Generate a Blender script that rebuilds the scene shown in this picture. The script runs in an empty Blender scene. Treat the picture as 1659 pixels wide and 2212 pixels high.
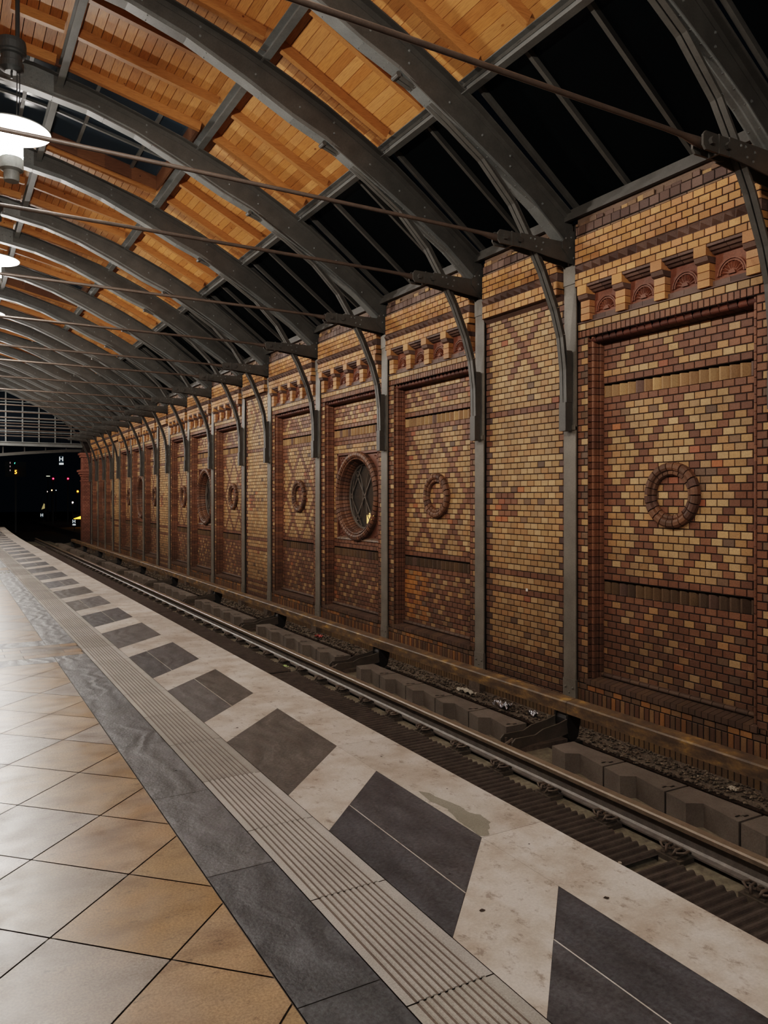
import bpy, math, random
from mathutils import Vector, Matrix
random.seed(7)
R = random.Random(11)
PI = math.pi
C = bpy.context.scene.collection
sc = bpy.context.scene

# ------------------------------------------------------------------ helpers
def lin(c):
    o = []
    for v in c:
        v = v / 255.0
        o.append(v / 12.92 if v <= .04045 else ((v + .055) / 1.055) ** 2.4)
    return tuple(o)

class MB:
    """collects faces with a colour each and links them as one mesh object"""
    def __init__(s):
        s.v = []; s.f = []; s.c = []; s.m = []
    def face(s, pts, col=(1, 1, 1), mi=0):
        n = len(s.v); s.v.extend(pts); s.f.append(tuple(range(n, n + len(pts)))); s.c.append(col); s.m.append(mi)
    def poly(s, verts, faces, col=(1, 1, 1), mi=0):
        n = len(s.v); s.v.extend(verts)
        for f in faces:
            s.f.append(tuple(n + i for i in f)); s.c.append(col); s.m.append(mi)
    def box(s, x0, x1, y0, y1, z0, z1, col=(1, 1, 1), mi=0, ch=0.0):
        if ch > 0:
            a = ch
            vs = [(x0 + a, y0, z0 + a), (x1 - a, y0, z0 + a), (x1, y0, z0 + 2 * a)]
            pr = [(x0 + a, z0), (x1 - a, z0), (x1, z0 + a), (x1, z1 - a), (x1 - a, z1), (x0 + a, z1), (x0, z1 - a), (x0, z0 + a)]
            s.prism([(p[0], p[1]) for p in pr], y0, y1, col, mi); return
        vs = [(x, y, z) for x in (x0, x1) for y in (y0, y1) for z in (z0, z1)]
        s.poly(vs, [(0, 1, 3, 2), (4, 6, 7, 5), (0, 4, 5, 1), (2, 3, 7, 6), (0, 2, 6, 4), (1, 5, 7, 3)], col, mi)
    def prism(s, prof, y0, y1, col=(1, 1, 1), mi=0):
        """profile in x,z extruded along y"""
        n = len(prof)
        vs = [(p[0], y0, p[1]) for p in prof] + [(p[0], y1, p[1]) for p in prof]
        fs = [tuple(range(n)), tuple(range(2 * n - 1, n - 1, -1))]
        fs += [(i, i + n, (i + 1) % n + n, (i + 1) % n) for i in range(n)]
        s.poly(vs, fs, col, mi)
    def beam(s, a, b, w, h, col=(1, 1, 1), mi=0, up=(0, 0, 1)):
        a = Vector(a); b = Vector(b); d = (b - a).normalized(); u = Vector(up)
        sd = d.cross(u)
        if sd.length < 1e-4: sd = d.cross(Vector((1, 0, 0)))
        sd.normalize(); u = sd.cross(d).normalized()
        vs = []
        for p in (a, b):
            for i, j in ((-1, -1), (1, -1), (1, 1), (-1, 1)):
                vs.append(tuple(p + sd * (i * w / 2) + u * (j * h / 2)))
        s.poly(vs, [(0, 1, 2, 3), (7, 6, 5, 4), (0, 4, 5, 1), (1, 5, 6, 2), (2, 6, 7, 3), (3, 7, 4, 0)], col, mi)
    def tube(s, pts, r, n=8, col=(1, 1, 1), mi=0, closed=False):
        pts = [Vector(p) for p in pts]; N = len(pts); base = len(s.v); prev = None
        rr = r if isinstance(r, (list, tuple)) else [r] * N
        for i, p in enumerate(pts):
            if closed: d = pts[(i + 1) % N] - pts[i - 1]
            else: d = pts[min(i + 1, N - 1)] - pts[max(i - 1, 0)]
            if d.length < 1e-9: d = Vector((0, 0, 1))
            d.normalize()
            if prev is None:
                a = d.cross(Vector((0, 0, 1)))
                if a.length < .1: a = d.cross(Vector((1, 0, 0)))
            else: a = prev - d * prev.dot(d)
            a.normalize(); prev = a; b = d.cross(a)
            for k in range(n):
                t = 2 * PI * k / n
                s.v.append(tuple(p + (a * math.cos(t) + b * math.sin(t)) * rr[i]))
        for i in range(N if closed else N - 1):
            j = (i + 1) % N
            for k in range(n):
                s.f.append((base + i * n + k, base + i * n + (k + 1) % n, base + j * n + (k + 1) % n, base + j * n + k)); s.c.append(col); s.m.append(mi)
        if not closed:
            s.f.append(tuple(base + k for k in range(n))[::-1]); s.c.append(col); s.m.append(mi)
            s.f.append(tuple(base + (N - 1) * n + k for k in range(n))); s.c.append(col); s.m.append(mi)
    def lathe(s, prof, cx, cy, n=32, col=(1, 1, 1), mi=0):
        """profile of (radius, z) turned round a vertical axis"""
        base = len(s.v)
        for r, z in prof:
            for k in range(n):
                t = 2 * PI * k / n; s.v.append((cx + r * math.cos(t), cy + r * math.sin(t), z))
        for i in range(len(prof) - 1):
            for k in range(n):
                s.f.append((base + i * n + k, base + i * n + (k + 1) % n, base + (i + 1) * n + (k + 1) % n, base + (i + 1) * n + k)); s.c.append(col); s.m.append(mi)
    def rivet(s, p, nrm, r=.011, col=(1, 1, 1), mi=0):
        n = Vector(nrm).normalized(); a = n.cross(Vector((0, 0, 1)))
        if a.length < .1: a = n.cross(Vector((1, 0, 0)))
        a.normalize(); b = n.cross(a); p = Vector(p); vs = []
        for rr, h in ((r, 0), (r * .8, r * .5)):
            for k in range(6):
                t = k * PI / 3; vs.append(tuple(p + (a * math.cos(t) + b * math.sin(t)) * rr + n * h))
        vs.append(tuple(p + n * r * .8))
        fs = [(k, (k + 1) % 6, (k + 1) % 6 + 6, k + 6) for k in range(6)] + [(k + 6, (k + 1) % 6 + 6, 12) for k in range(6)]
        s.poly(vs, fs, col, mi)
    def build(s, name, mats, parent=None, smooth=False, loc=None):
        me = bpy.data.meshes.new(name); me.from_pydata(s.v, [], s.f)
        if not isinstance(mats, (list, tuple)): mats = [mats]
        for m in mats: me.materials.append(m)
        me.polygons.foreach_set('material_index', s.m)
        if smooth is True: me.polygons.foreach_set('use_smooth', [True] * len(s.f))
        ca = me.color_attributes.new('Col', 'FLOAT_COLOR', 'CORNER')
        buf = []
        for f, c in zip(s.f, s.c):
            buf.extend((c[0], c[1], c[2], 1.0) * len(f))
        ca.data.foreach_set('color', buf)
        me.update()
        o = bpy.data.objects.new(name, me); C.objects.link(o)
        if parent: o.parent = parent
        if loc: o.location = loc
        return o

def empty(name, loc=(0, 0, 0)):
    o = bpy.data.objects.new(name, None); C.objects.link(o); o.location = loc; o.empty_display_size = .2; return o
def tag(o, label=None, cat=None, group=None, kind=None):
    if label: o['label'] = label
    if cat: o['category'] = cat
    if group: o['group'] = group
    if kind: o['kind'] = kind
    return o
def dup(root, loc=None, scale=None):
    r = root.copy(); C.objects.link(r)
    if loc: r.location = loc
    if scale: r.scale = scale
    for ch in list(root.children):
        c = ch.copy(); C.objects.link(c); c.parent = r
        for g in list(ch.children):
            d = g.copy(); C.objects.link(d); d.parent = c
    return r
ORD = ['first', 'second', 'third', 'fourth', 'fifth', 'sixth', 'seventh', 'eighth', 'ninth', 'tenth', 'eleventh', 'twelfth', 'thirteenth', 'fourteenth', 'fifteenth',
       'sixteenth', 'seventeenth', 'eighteenth', 'nineteenth', 'twentieth']
TENS = {20: 'twenty', 30: 'thirty', 40: 'forty', 50: 'fifty', 60: 'sixty', 70: 'seventy', 80: 'eighty', 90: 'ninety'}
TENTH = {20: 'twentieth', 30: 'thirtieth', 40: 'fortieth', 50: 'fiftieth', 60: 'sixtieth', 70: 'seventieth', 80: 'eightieth', 90: 'ninetieth'}
def ordw(i):
    n = i + 1
    if n <= 20: return ORD[n - 1]
    t = n // 10 * 10
    return TENTH[t] if n == t else TENS[t] + '-' + ORD[n - t - 1]

# ------------------------------------------------------------------ materials
def nt(name):
    m = bpy.data.materials.new(name); m.use_nodes = True; t = m.node_tree; t.nodes.clear()
    o = t.nodes.new('ShaderNodeOutputMaterial'); b = t.nodes.new('ShaderNodeBsdfPrincipled'); t.links.new(b.outputs[0], o.inputs[0])
    return m, t, b, o
def N(t, typ, **k):
    n = t.nodes.new(typ)
    for a, v in k.items():
        if a in n.inputs.keys() if hasattr(n.inputs, 'keys') else False: n.inputs[a].default_value = v
        else: setattr(n, a, v)
    return n
def noise(t, vec, scale, detail=4, rough=.55, out='Fac'):
    n = t.nodes.new('ShaderNodeTexNoise'); n.inputs['Scale'].default_value = scale; n.inputs['Detail'].default_value = detail; n.inputs['Roughness'].default_value = rough
    t.links.new(vec, n.inputs['Vector']); return n.outputs[out]
def ramp(t, fac, stops):
    r = t.nodes.new('ShaderNodeValToRGB'); e = r.color_ramp.elements
    while len(e) > 1: e.remove(e[-1])
    e[0].position = stops[0][0]; e[0].color = (*stops[0][1], 1) if len(stops[0][1]) == 3 else stops[0][1]
    for p, c in stops[1:]:
        q = e.new(p); q.color = (*c, 1)
    t.links.new(fac, r.inputs[0]); return r.outputs[0]
def g3(v): return (v, v, v)
def mul(t, a, b, fac=1.0, mode='MULTIPLY'):
    n = t.nodes.new('ShaderNodeMix'); n.data_type = 'RGBA'; n.blend_type = mode
    if isinstance(fac, (int, float)): n.inputs[0].default_value = fac
    else: t.links.new(fac, n.inputs[0])
    for i, x in ((6, a), (7, b)):
        if isinstance(x, tuple): n.inputs[i].default_value = (*x, 1) if len(x) == 3 else x
        else: t.links.new(x, n.inputs[i])
    return n.outputs[2]
def bump(t, b, h, strength=.3, dist=.01):
    n = t.nodes.new('ShaderNodeBump'); n.inputs['Strength'].default_value = strength; n.inputs['Distance'].default_value = dist
    t.links.new(h, n.inputs['Height']); t.links.new(n.outputs[0], b.inputs['Normal'])
def pos(t):
    g = t.nodes.new('ShaderNodeNewGeometry'); return g.outputs['Position']
def attr(t):
    a = t.nodes.new('ShaderNodeAttribute'); a.attribute_name = 'Col'; return a.outputs['Color']
def mapv(t, v, scale, rot=(0, 0, 0)):
    m = t.nodes.new('ShaderNodeMapping'); m.inputs['Scale'].default_value = scale; m.inputs['Rotation'].default_value = rot; t.links.new(v, m.inputs['Vector']); return m.outputs[0]
def sepz(t, v, ax='Z'):
    s = t.nodes.new('ShaderNodeSeparateXYZ'); t.links.new(v, s.inputs[0]); return s.outputs[ax]
def maprange(t, v, a, b, c, d):
    m = t.nodes.new('ShaderNodeMapRange'); t.links.new(v, m.inputs[0])
    for i, x in enumerate((a, b, c, d)): m.inputs[i + 1].default_value = x
    return m.outputs[0]

def attr_mat(name, rough=.6, speck=(.75, 1.15), sscale=60, big=(.8, 1.1), bscale=1.5, bs=.25, spec=.5, grime=False, bd=.004):
    m, t, b, o = nt(name); p = pos(t)
    c = attr(t)
    c = mul(t, c, ramp(t, noise(t, p, sscale, 3), [(.3, g3(speck[0])), (.7, g3(speck[1]))]))
    c = mul(t, c, ramp(t, noise(t, p, bscale, 4), [(.3, g3(big[0])), (.7, g3(big[1]))]))
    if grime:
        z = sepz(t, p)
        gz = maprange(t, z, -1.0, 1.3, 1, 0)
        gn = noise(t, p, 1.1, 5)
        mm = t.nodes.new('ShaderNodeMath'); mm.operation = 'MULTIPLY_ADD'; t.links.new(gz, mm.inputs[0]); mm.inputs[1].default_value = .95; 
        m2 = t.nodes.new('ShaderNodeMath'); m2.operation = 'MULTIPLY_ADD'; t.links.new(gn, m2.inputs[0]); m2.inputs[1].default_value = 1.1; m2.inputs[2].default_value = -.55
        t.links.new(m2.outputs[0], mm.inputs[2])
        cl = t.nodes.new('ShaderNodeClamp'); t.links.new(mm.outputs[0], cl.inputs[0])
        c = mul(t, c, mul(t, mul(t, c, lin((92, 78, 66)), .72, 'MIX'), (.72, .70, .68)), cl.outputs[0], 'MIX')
    t.links.new(c, b.inputs['Base Color']); b.inputs['Roughness'].default_value = rough; b.inputs['Specular IOR Level'].default_value = spec
    bump(t, b, noise(t, p, sscale * .8, 4), bs, bd)
    return m
def plain(name, col, rough=.5, metal=0., var=.25, scale=8, bs=.1, bd=.004, spec=.5, fine=80):
    m, t, b, o = nt(name); p = pos(t)
    c = mul(t, lin(col), ramp(t, noise(t, p, scale, 5), [(.3, g3(1 - var)), (.7, g3(1 + var * .6))]))
    c = mul(t, c, ramp(t, noise(t, p, fine, 2), [(.3, g3(.88)), (.7, g3(1.08))]))
    t.links.new(c, b.inputs['Base Color']); b.inputs['Roughness'].default_value = rough; b.inputs['Metallic'].default_value = metal; b.inputs['Specular IOR Level'].default_value = spec
    bump(t, b, noise(t, p, fine, 3), bs, bd)
    return m
def emit(name, col, strength):
    m = bpy.data.materials.new(name); m.use_nodes = True; t = m.node_tree; t.nodes.clear()
    o = t.nodes.new('ShaderNodeOutputMaterial'); e = t.nodes.new('ShaderNodeEmission'); e.inputs[0].default_value = (*lin(col), 1); e.inputs[1].default_value = strength
    t.links.new(e.outputs[0], o.inputs[0]); return m
def glassy(name, tint, gloss=.6, trans=.85, rough=.03, dcol=(.02, .022, .025), ior=1.45):
    m = bpy.data.materials.new(name); m.use_nodes = True; t = m.node_tree; t.nodes.clear()
    o = t.nodes.new('ShaderNodeOutputMaterial'); tr = t.nodes.new('ShaderNodeBsdfTransparent'); tr.inputs[0].default_value = (*tint, 1)
    gl = t.nodes.new('ShaderNodeBsdfGlossy'); gl.inputs['Roughness'].default_value = rough; gl.inputs[0].default_value = (gloss, gloss, gloss, 1)
    df = t.nodes.new('ShaderNodeBsdfDiffuse'); df.inputs[0].default_value = (*dcol, 1)
    lw = t.nodes.new('ShaderNodeLayerWeight'); lw.inputs[0].default_value = .5; fr = t.nodes.new('ShaderNodeMath'); fr.operation = 'POWER'; t.links.new(lw.outputs['Facing'], fr.inputs[0]); fr.inputs[1].default_value = 3.0; f2 = t.nodes.new('ShaderNodeMath'); f2.operation = 'MULTIPLY_ADD'; t.links.new(fr.outputs[0], f2.inputs[0]); f2.inputs[1].default_value = .5; f2.inputs[2].default_value = .04; fr = f2
    m1 = t.nodes.new('ShaderNodeMixShader'); m1.inputs[0].default_value = 1 - trans; t.links.new(tr.outputs[0], m1.inputs[1]); t.links.new(df.outputs[0], m1.inputs[2])
    m2 = t.nodes.new('ShaderNodeMixShader'); t.links.new(fr.outputs[0], m2.inputs[0]); t.links.new(m1.outputs[0], m2.inputs[1]); t.links.new(gl.outputs[0], m2.inputs[2])
    t.links.new(m2.outputs[0], o.inputs[0]); return m

M = {}
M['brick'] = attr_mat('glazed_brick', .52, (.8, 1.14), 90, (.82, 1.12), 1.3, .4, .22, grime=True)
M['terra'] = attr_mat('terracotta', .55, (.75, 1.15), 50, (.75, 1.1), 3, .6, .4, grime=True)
M['mortar'] = plain('dark_mortar', (44, 33, 27), .9, var=.3, scale=5, bs=.3)
M['steel'] = plain('painted_steel', (106, 108, 106), .42, .0, .18, 5, .15, .002, .5, 55)
M['steel_dark'] = plain('dark_painted_steel', (72, 70, 66), .5, .0, .22, 5, .2, .002, .5, 55)
M['column'] = plain('grey_column_paint', (112, 107, 98), .5, .0, .25, 3, .2, .002, .4, 55)
M['rod'] = plain('brown_rod_paint', (84, 72, 64), .5, .0, .2, 10, .2, .002)
M['rusty'] = plain('rusty_iron', (92, 80, 70), .7, .1, .4, 20, .4, .004)
M['railside'] = plain('rail_steel', (118, 112, 106), .45, .35, .25, 12, .2, .002)
M['railtop'] = plain('worn_rail_head', (132, 118, 102), .4, .25, .2, 12, .15, .001)
M['black'] = plain('black_iron', (22, 20, 18), .5, .0, .3, 14, .2, .003)
M['arm'] = plain('dusty_arm', (74, 66, 57), .7, .0, .25, 12, .3, .003)
M['mat'] = plain('rubber_mat', (76, 69, 64), .85, .0, .25, 9, .5, .004, .2)
M['absorber'] = plain('dusty_grey_block', (102, 94, 87), .9, .0, .2, 5, .5, .004, .2)
M['bed'] = plain('track_concrete', (120, 113, 98), .9, .0, .35, 16, .6, .01, .2, 40)
M['soil'] = plain('dark_soil', (58, 46, 37), .95, .0, .5, 18, .9, .02, .1, 60)
M['wood'] = None
M['lampgrey'] = plain('lamp_grey', (120, 124, 122), .45, .0, .1, 10, .1)
M['lampdark'] = plain('lamp_gear_dark', (54, 56, 56), .5, .0, .2, 10, .1)
M['lampwhite'] = plain('white_enamel', (240, 240, 238), .4, .0, .02, 10, .0)
M['lamp_emit'] = emit('lamp_glow', (255, 250, 240), 4)
M['lampglass'] = emit('lamp_cylinder_glow', (255, 247, 238), 300)
M['glass'] = glassy('night_roof_glass', (.3, .32, .32), .12, trans=.5, rough=.12, dcol=(.004, .005, .005), ior=1.3)
M['skyglass'] = glassy('skylight_glass', (.5, .6, .7), .10, trans=.6, rough=.15, dcol=(.10, .15, .20), ior=1.3)  # blue diffuse colour stands in for lamp-lit haze reflected in the panes
M['gableglass'] = glassy('gable_glass', (.5, .6, .7), .10, trans=.6, rough=.15, dcol=(.012, .018, .026))
M['winglass'] = glassy('window_glass', (.8, .8, .76), .6, trans=.62, rough=.08, dcol=(.16, .145, .13))
M['muntin'] = plain('window_iron', (98, 90, 82), .5)
M['foil'] = plain('foil', (190, 190, 195), .25, .9, .2, 30, .6, .01)
M['paper'] = plain('waste_paper', (170, 160, 145), .8)
M['stone'] = attr_mat('ballast_stone', .9, (.7, 1.2), 80, (.8, 1.1), 4, .5, .2)
M['night'] = plain('night_ground', (34, 32, 30), .95, var=.4, scale=2)
M['darkwall'] = plain('dark_house', (52, 44, 38), .95, var=.3, scale=2)

# wood with knots, boards run along world y, colour per board from the attribute
def wood(name, stretch, rough=.5):
    m, t, b, o = nt(name); p = pos(t)
    v = mapv(t, p, stretch)
    c = attr(t)
    c = mul(t, c, ramp(t, noise(t, v, 9, 5, .6), [(.25, (.62, .55, .48)), (.5, g3(.95)), (.75, (1.15, 1.12, 1.05))]))
    vo = t.nodes.new('ShaderNodeTexVoronoi'); vo.inputs['Scale'].default_value = 3.4; t.links.new(mapv(t, p, (1.6, .8, 1.6)), vo.inputs['Vector'])
    k = ramp(t, vo.outputs['Distance'], [(0, (.25, .15, .10)), (.05, (.34, .22, .14)), (.10, g3(1))])
    c = mul(t, c, k)
    t.links.new(c, b.inputs['Base Color']); b.inputs['Roughness'].default_value = rough; b.inputs['Specular IOR Level'].default_value = .35
    bump(t, b, noise(t, v, 12, 4), .15, .003)
    return m
M['boards'] = wood('pine_boards', (14, .8, 14), .5)
M['rafter'] = wood('pine_rafter', (1.0, 12, 12), .5)

def tan_mat():
    m, t, b, o = nt('sandstone_tile'); p = pos(t)
    c = attr(t)
    v = mapv(t, p, (1.2, 2.4, 1), (0, 0, .5))
    c = mul(t, c, ramp(t, noise(t, v, 2.2, 6, .6), [(.36, (.66, .63, .62)), (.5, g3(.94)), (.64, (1.1, 1.06, 1.02))]))
    c = mul(t, c, ramp(t, noise(t, p, 120, 3, .7), [(.4, g3(.72)), (.6, g3(1.14))]))
    c = mul(t, c, ramp(t, noise(t, v, 9, 5, .8), [(.33, (.48, .48, .5)), (.42, g3(1))]))
    c = mul(t, c, ramp(t, noise(t, mapv(t, p, (2, 3, 1)), 30, 3, .7), [(.68, g3(1)), (.76, g3(1.35))]))
    t.links.new(c, b.inputs['Base Color'])
    r = maprange(t, noise(t, p, 7, 4), .3, .7, .28, .42); t.links.new(r, b.inputs['Roughness'])
    b.inputs['Specular IOR Level'].default_value = .45
    bump(t, b, noise(t, p, 90, 4), .12, .002)
    return m
def slate_mat():
    m, t, b, o = nt('slate'); p = pos(t)
    c = attr(t)
    w = t.nodes.new('ShaderNodeTexWave'); w.wave_type = 'BANDS'; w.inputs['Scale'].default_value = 2.2; w.inputs['Distortion'].default_value = 11; w.inputs['Detail'].default_value = 4; w.inputs['Detail Scale'].default_value = 1.2
    t.links.new(p, w.inputs['Vector'])
    c = mul(t, c, ramp(t, noise(t, p, 60, 4, .7), [(.36, g3(.66)), (.64, g3(1.3))]))
    c = mul(t, c, ramp(t, noise(t, mapv(t, p, (2.5, 1, 1), (0, 0, .6)), 3, 6, .65), [(.36, g3(.68)), (.64, g3(1.28))]))
    c = mul(t, c, ramp(t, w.outputs['Fac'], [(0, g3(.75)), (.15, g3(1)), (.88, g3(1)), (.97, g3(1.35))]), ramp(t, noise(t, p, 1.3, 2), [(.5, g3(0)), (.64, g3(.9))]))
    t.links.new(c, b.inputs['Base Color']); b.inputs['Roughness'].default_value = .42
    n = mul(t, noise(t, p, 70, 4), w.outputs['Fac'], .5, 'MIX')
    bump(t, b, n, .6, .006)
    return m
def pale_mat():
    m, t, b, o = nt('pale_stone'); p = pos(t)
    c = attr(t)
    c = mul(t, c, ramp(t, noise(t, p, 3.0, 7, .65), [(.37, (.68, .61, .55)), (.49, (.88, .85, .81)), (.6, g3(1.03))]))
    c = mul(t, c, ramp(t, noise(t, mapv(t, p, (1.5, 1, 1)), 11, 6, .75), [(.35, (.55, .50, .47)), (.45, g3(1))]))
    c = mul(t, c, ramp(t, noise(t, p, 90, 3, .7), [(.3, g3(.85)), (.7, g3(1.08))]))
    t.links.new(c, b.inputs['Base Color']); b.inputs['Roughness'].default_value = .48
    bump(t, b, noise(t, p, 80, 4), .15, .002)
    return m
M['tan'] = tan_mat(); M['slate'] = slate_mat(); M['pale'] = pale_mat()
M['tactile'] = attr_mat('tactile_stone', .6, (.78, 1.18), 160, (.82, 1.08), 3, .3, .3, bd=.002)
def cover_mat():
    m, t, b, o = nt('worn_ochre_cover'); p = pos(t)
    v = mapv(t, p, (2, 1.6, 5))
    c = ramp(t, noise(t, v, 3, 5, .6), [(.38, lin((78, 65, 53))), (.5, lin((98, 80, 60))), (.6, lin((120, 96, 64))), (.74, lin((176, 140, 76)))])
    c = mul(t, c, ramp(t, noise(t, p, 50, 3), [(.3, g3(.8)), (.7, g3(1.1))]))
    t.links.new(c, b.inputs['Base Color']); b.inputs['Roughness'].default_value = .55; bump(t, b, noise(t, p, 40, 4), .2, .003); return m
M['cover'] = cover_mat()

# ------------------------------------------------------------------ brick colours
YEL = [lin(c) for c in ((190, 148, 94), (182, 140, 86), (198, 158, 106), (174, 130, 80), (186, 136, 82), (172, 134, 90))]
YLO = [lin(c) for c in ((206, 154, 90), (198, 146, 82), (212, 164, 100), (188, 138, 82), (204, 148, 94), (194, 148, 100))]
BRN = [lin(c) for c in ((132, 86, 60), (124, 80, 56), (140, 93, 64), (116, 77, 58), (128, 86, 64))]
DRK = [lin(c) for c in ((98, 78, 70), (106, 84, 74), (90, 72, 66), (110, 88, 78))]
RED = [lin(c) for c in ((172, 108, 74), (180, 116, 78), (156, 98, 74))]
MUD = [lin(c) for c in ((118, 94, 76), (130, 104, 82), (110, 90, 76))]
def desat(l, k):
    o = []
    for c in l:
        m = .3 * c[0] + .59 * c[1] + .11 * c[2]; o.append(tuple(m + (v - m) * k for v in c))
    return o
YEL = desat(YEL, .86); YLO = [(c[0] * .92, c[1] * .84, c[2] * .86) for c in desat(YLO, .92)]; BRN = desat(BRN, .85)
def pick(l, rnd=R): 
    c = rnd.choice(l); k = rnd.uniform(.88, 1.1); return tuple(x * k for x in c)
OCH = [lin(c) for c in ((196, 136, 78), (188, 126, 70), (204, 148, 90))]
CH = .077; CW = .13; ZC = 1.52

def brick(mb, y0, y1, z0, z1, x, col, g=.0055, d=.014, ax='y', side=1):
    """one brick face standing proud of the mortar; ax 'y': runs along y facing -x"""
    a = .003
    def P(u, z, n):
        if ax == 'y': return (x + n, u, z)
        return (u, x + n * side, z)
    u0, u1 = y0 + g, y1 - g; w0, w1 = z0 + g, z1 - g
    if u1 - u0 < .008 or w1 - w0 < .008: return
    vs = [P(u0 + a, w0 + a, 0), P(u1 - a, w0 + a, 0), P(u1 - a, w1 - a, 0), P(u0 + a, w1 - a, 0), P(u0, w0, a), P(u1, w0, a), P(u1, w1, a), P(u0, w1, a), P(u0, w0, d), P(u1, w0, d), P(u1, w1, d), P(u0, w1, d)]
    fs = [(0, 1, 2, 3)]
    for i in range(4):
        j = (i + 1) % 4
        fs.append((i, j, j + 4, i + 4)); fs.append((i + 4, j + 4, j + 8, i + 8))
    mb.poly(vs, fs, col, 0)
def mortar(mb, y0, y1, z0, z1, x, ax='y'):
    if ax == 'y': mb.face([(x, y0, z0), (x, y1, z0), (x, y1, z1), (x, y0, z1)], (1, 1, 1), 1)
    else: mb.face([(y0, x, z0), (y1, x, z0), (y1, x, z1), (y0, x, z1)], (1, 1, 1), 1)
def field(mb, y0, y1, r0, r1, x, yc, fn, cw=CW, skip=None):
    """courses r0..r1 (inclusive) counted from the medallion's centre; fn(s, r) -> colour list"""
    for r in range(r0, r1 + 1):
        z0 = ZC + (r - .5) * CH; z1 = z0 + CH
        ph = 0 if r % 2 == 0 else .5
        k0 = math.floor((y0 - yc) / cw - ph - 1); k1 = math.ceil((y1 - yc) / cw + 1)
        for k in range(k0, k1 + 1):
            s = k + ph
            a = max(y0, yc + (s - .5) * cw); b = min(y1, yc + (s + .5) * cw)
            if b - a < .02: continue
            if skip and skip((a + b) / 2, (z0 + z1) / 2): continue
            brick(mb, a, b, z0, z1, x, pick(fn(s, r)))
    mortar(mb, y0, y1, ZC + (r0 - .5) * CH, ZC + (r1 + .5) * CH, x + .008)
def row(mb, y0, y1, z0, z1, x, pal, cw=CW, off=0., alt=None, ax='y', side=1, mort=True):
    n = 0; y = y0 - off * cw
    while y < y1 - .01:
        a = max(y, y0); b = min(y + cw, y1)
        p = pal if (alt is None or n % 2 == 0) else alt
        if b - a > .015: brick(mb, a, b, z0, z1, x, pick(p), ax=ax, side=side)
        y += cw; n += 1
    if mort: mortar(mb, y0, y1, z0, z1, x + .008 * (side if ax != 'y' else 1), ax)
def lat(v, p, tol=.26):
    v = v % p; return min(v, p - v) < tol

def mould_h(mb, y0, y1, prof, pitch, cols):
    """horizontal moulding of profile [(x, z)], cut into bricks of the given pitch"""
    y = y0
    while y < y1 - .005:
        b = min(y + pitch, y1); c = pick(cols); n = len(prof)
        vs = [(p[0], y + .003, p[1]) for p in prof] + [(p[0], b - .003, p[1]) for p in prof]
        fs = [(i, i + 1, i + 1 + n, i + n) for i in range(n - 1)] + [tuple(range(n)), tuple(range(2 * n - 1, n - 1, -1))]
        mb.poly(vs, fs, c, 0); y = b
def mould_v(mb, z0, z1, prof, pitch, cols):
    """upright moulding of profile [(x, y)]"""
    z = z0
    while z < z1 - .005:
        b = min(z + pitch, z1); c = pick(cols); n = len(prof)
        vs = [(p[0], p[1], z + .003) for p in prof] + [(p[0], p[1], b - .003) for p in prof]
        fs = [(i, i + 1, i + 1 + n, i + n) for i in range(n - 1)] + [tuple(range(n)), tuple(range(2 * n - 1, n - 1, -1))]
        mb.poly(vs, fs, c, 0); z = b

WX = 6.4      # plane of the wall face
WW = 2.63; WN = 1.76
ZB = -1.25; RB = round((-.53 - ZC) / CH)

def cornice(mb, W, zbot):
    y0, y1 = .15, W - .15; x = WX - .10
    # yellow courses, dogtooth band, dark course, broken course
    zs = zbot; i = 0
    def ring(z0, z1, xx, pal, off=0., cw=CW):
        row(mb, y0, y1, z0, z1, xx, pal, cw, off)
        row(mb, xx, WX + .12, z0, z1, y0, pal, .12, ax='x', side=1)
        row(mb, xx, WX + .12, z0, z1, y1, pal, .12, ax='x', side=-1)
    while zs < 4.055 - .03:
        z1 = min(zs + .0775, 4.06) if 4.06 - (zs + .0775) > .03 else 4.06
        ring(zs, z1, x, YLO, .5 * (i % 2)); zs = z1; i += 1
    # dogtooth
    mb.box(x + .012, WX + .12, y0, y1, 4.06, 4.155, DRK[0], 0)
    n = round((y1 - y0) / .132); p = (y1 - y0) / n
    for k in range(n):
        a = y0 + k * p + .003; b = a + p - .006; c = pick(DRK)
        mb.poly([(x + .012, a, 4.064), (x + .012, b, 4.064), (x + .012, b, 4.152), (x + .012, a, 4.152), (x - .055, (a + b) / 2, 4.108)],
                [(0, 1, 4), (1, 2, 4), (2, 3, 4), (3, 0, 4)], c, 0)
    zs = 4.155; i = 0
    for k in range(4):
        ring(zs, zs + .077, x, YLO, .5 * (k % 2)); zs += .077
    ring(zs, zs + .03, x + .02, MUD, 0, .2); zs += .03
    ring(zs, zs + .1, x + .012, DRK, .3); zs += .1
    # uneven course under the roof plate
    k = y0
    while k < y1 - .02:
        w = R.uniform(.09, .17); h = R.uniform(.03, .075)
        brick(mb, k, min(k + w, y1), zs, zs + h, x + R.uniform(.01, .04), pick(R.choice((MUD, YEL, DRK)))); k += w
    mb.box(x + .05, WX + .12, y0, y1, zs - .001, 4.72, MUD[2], 0)
    mb.face([(x, y0, zbot), (x, y1, zbot), (WX + .1, y1, zbot), (WX + .1, y0, zbot)], DRK[0], 0)
    mb.box(x + .03, WX + .1, y0 + .012, y1 - .012, zbot + .01, zs, MUD[0], 1)

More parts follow.
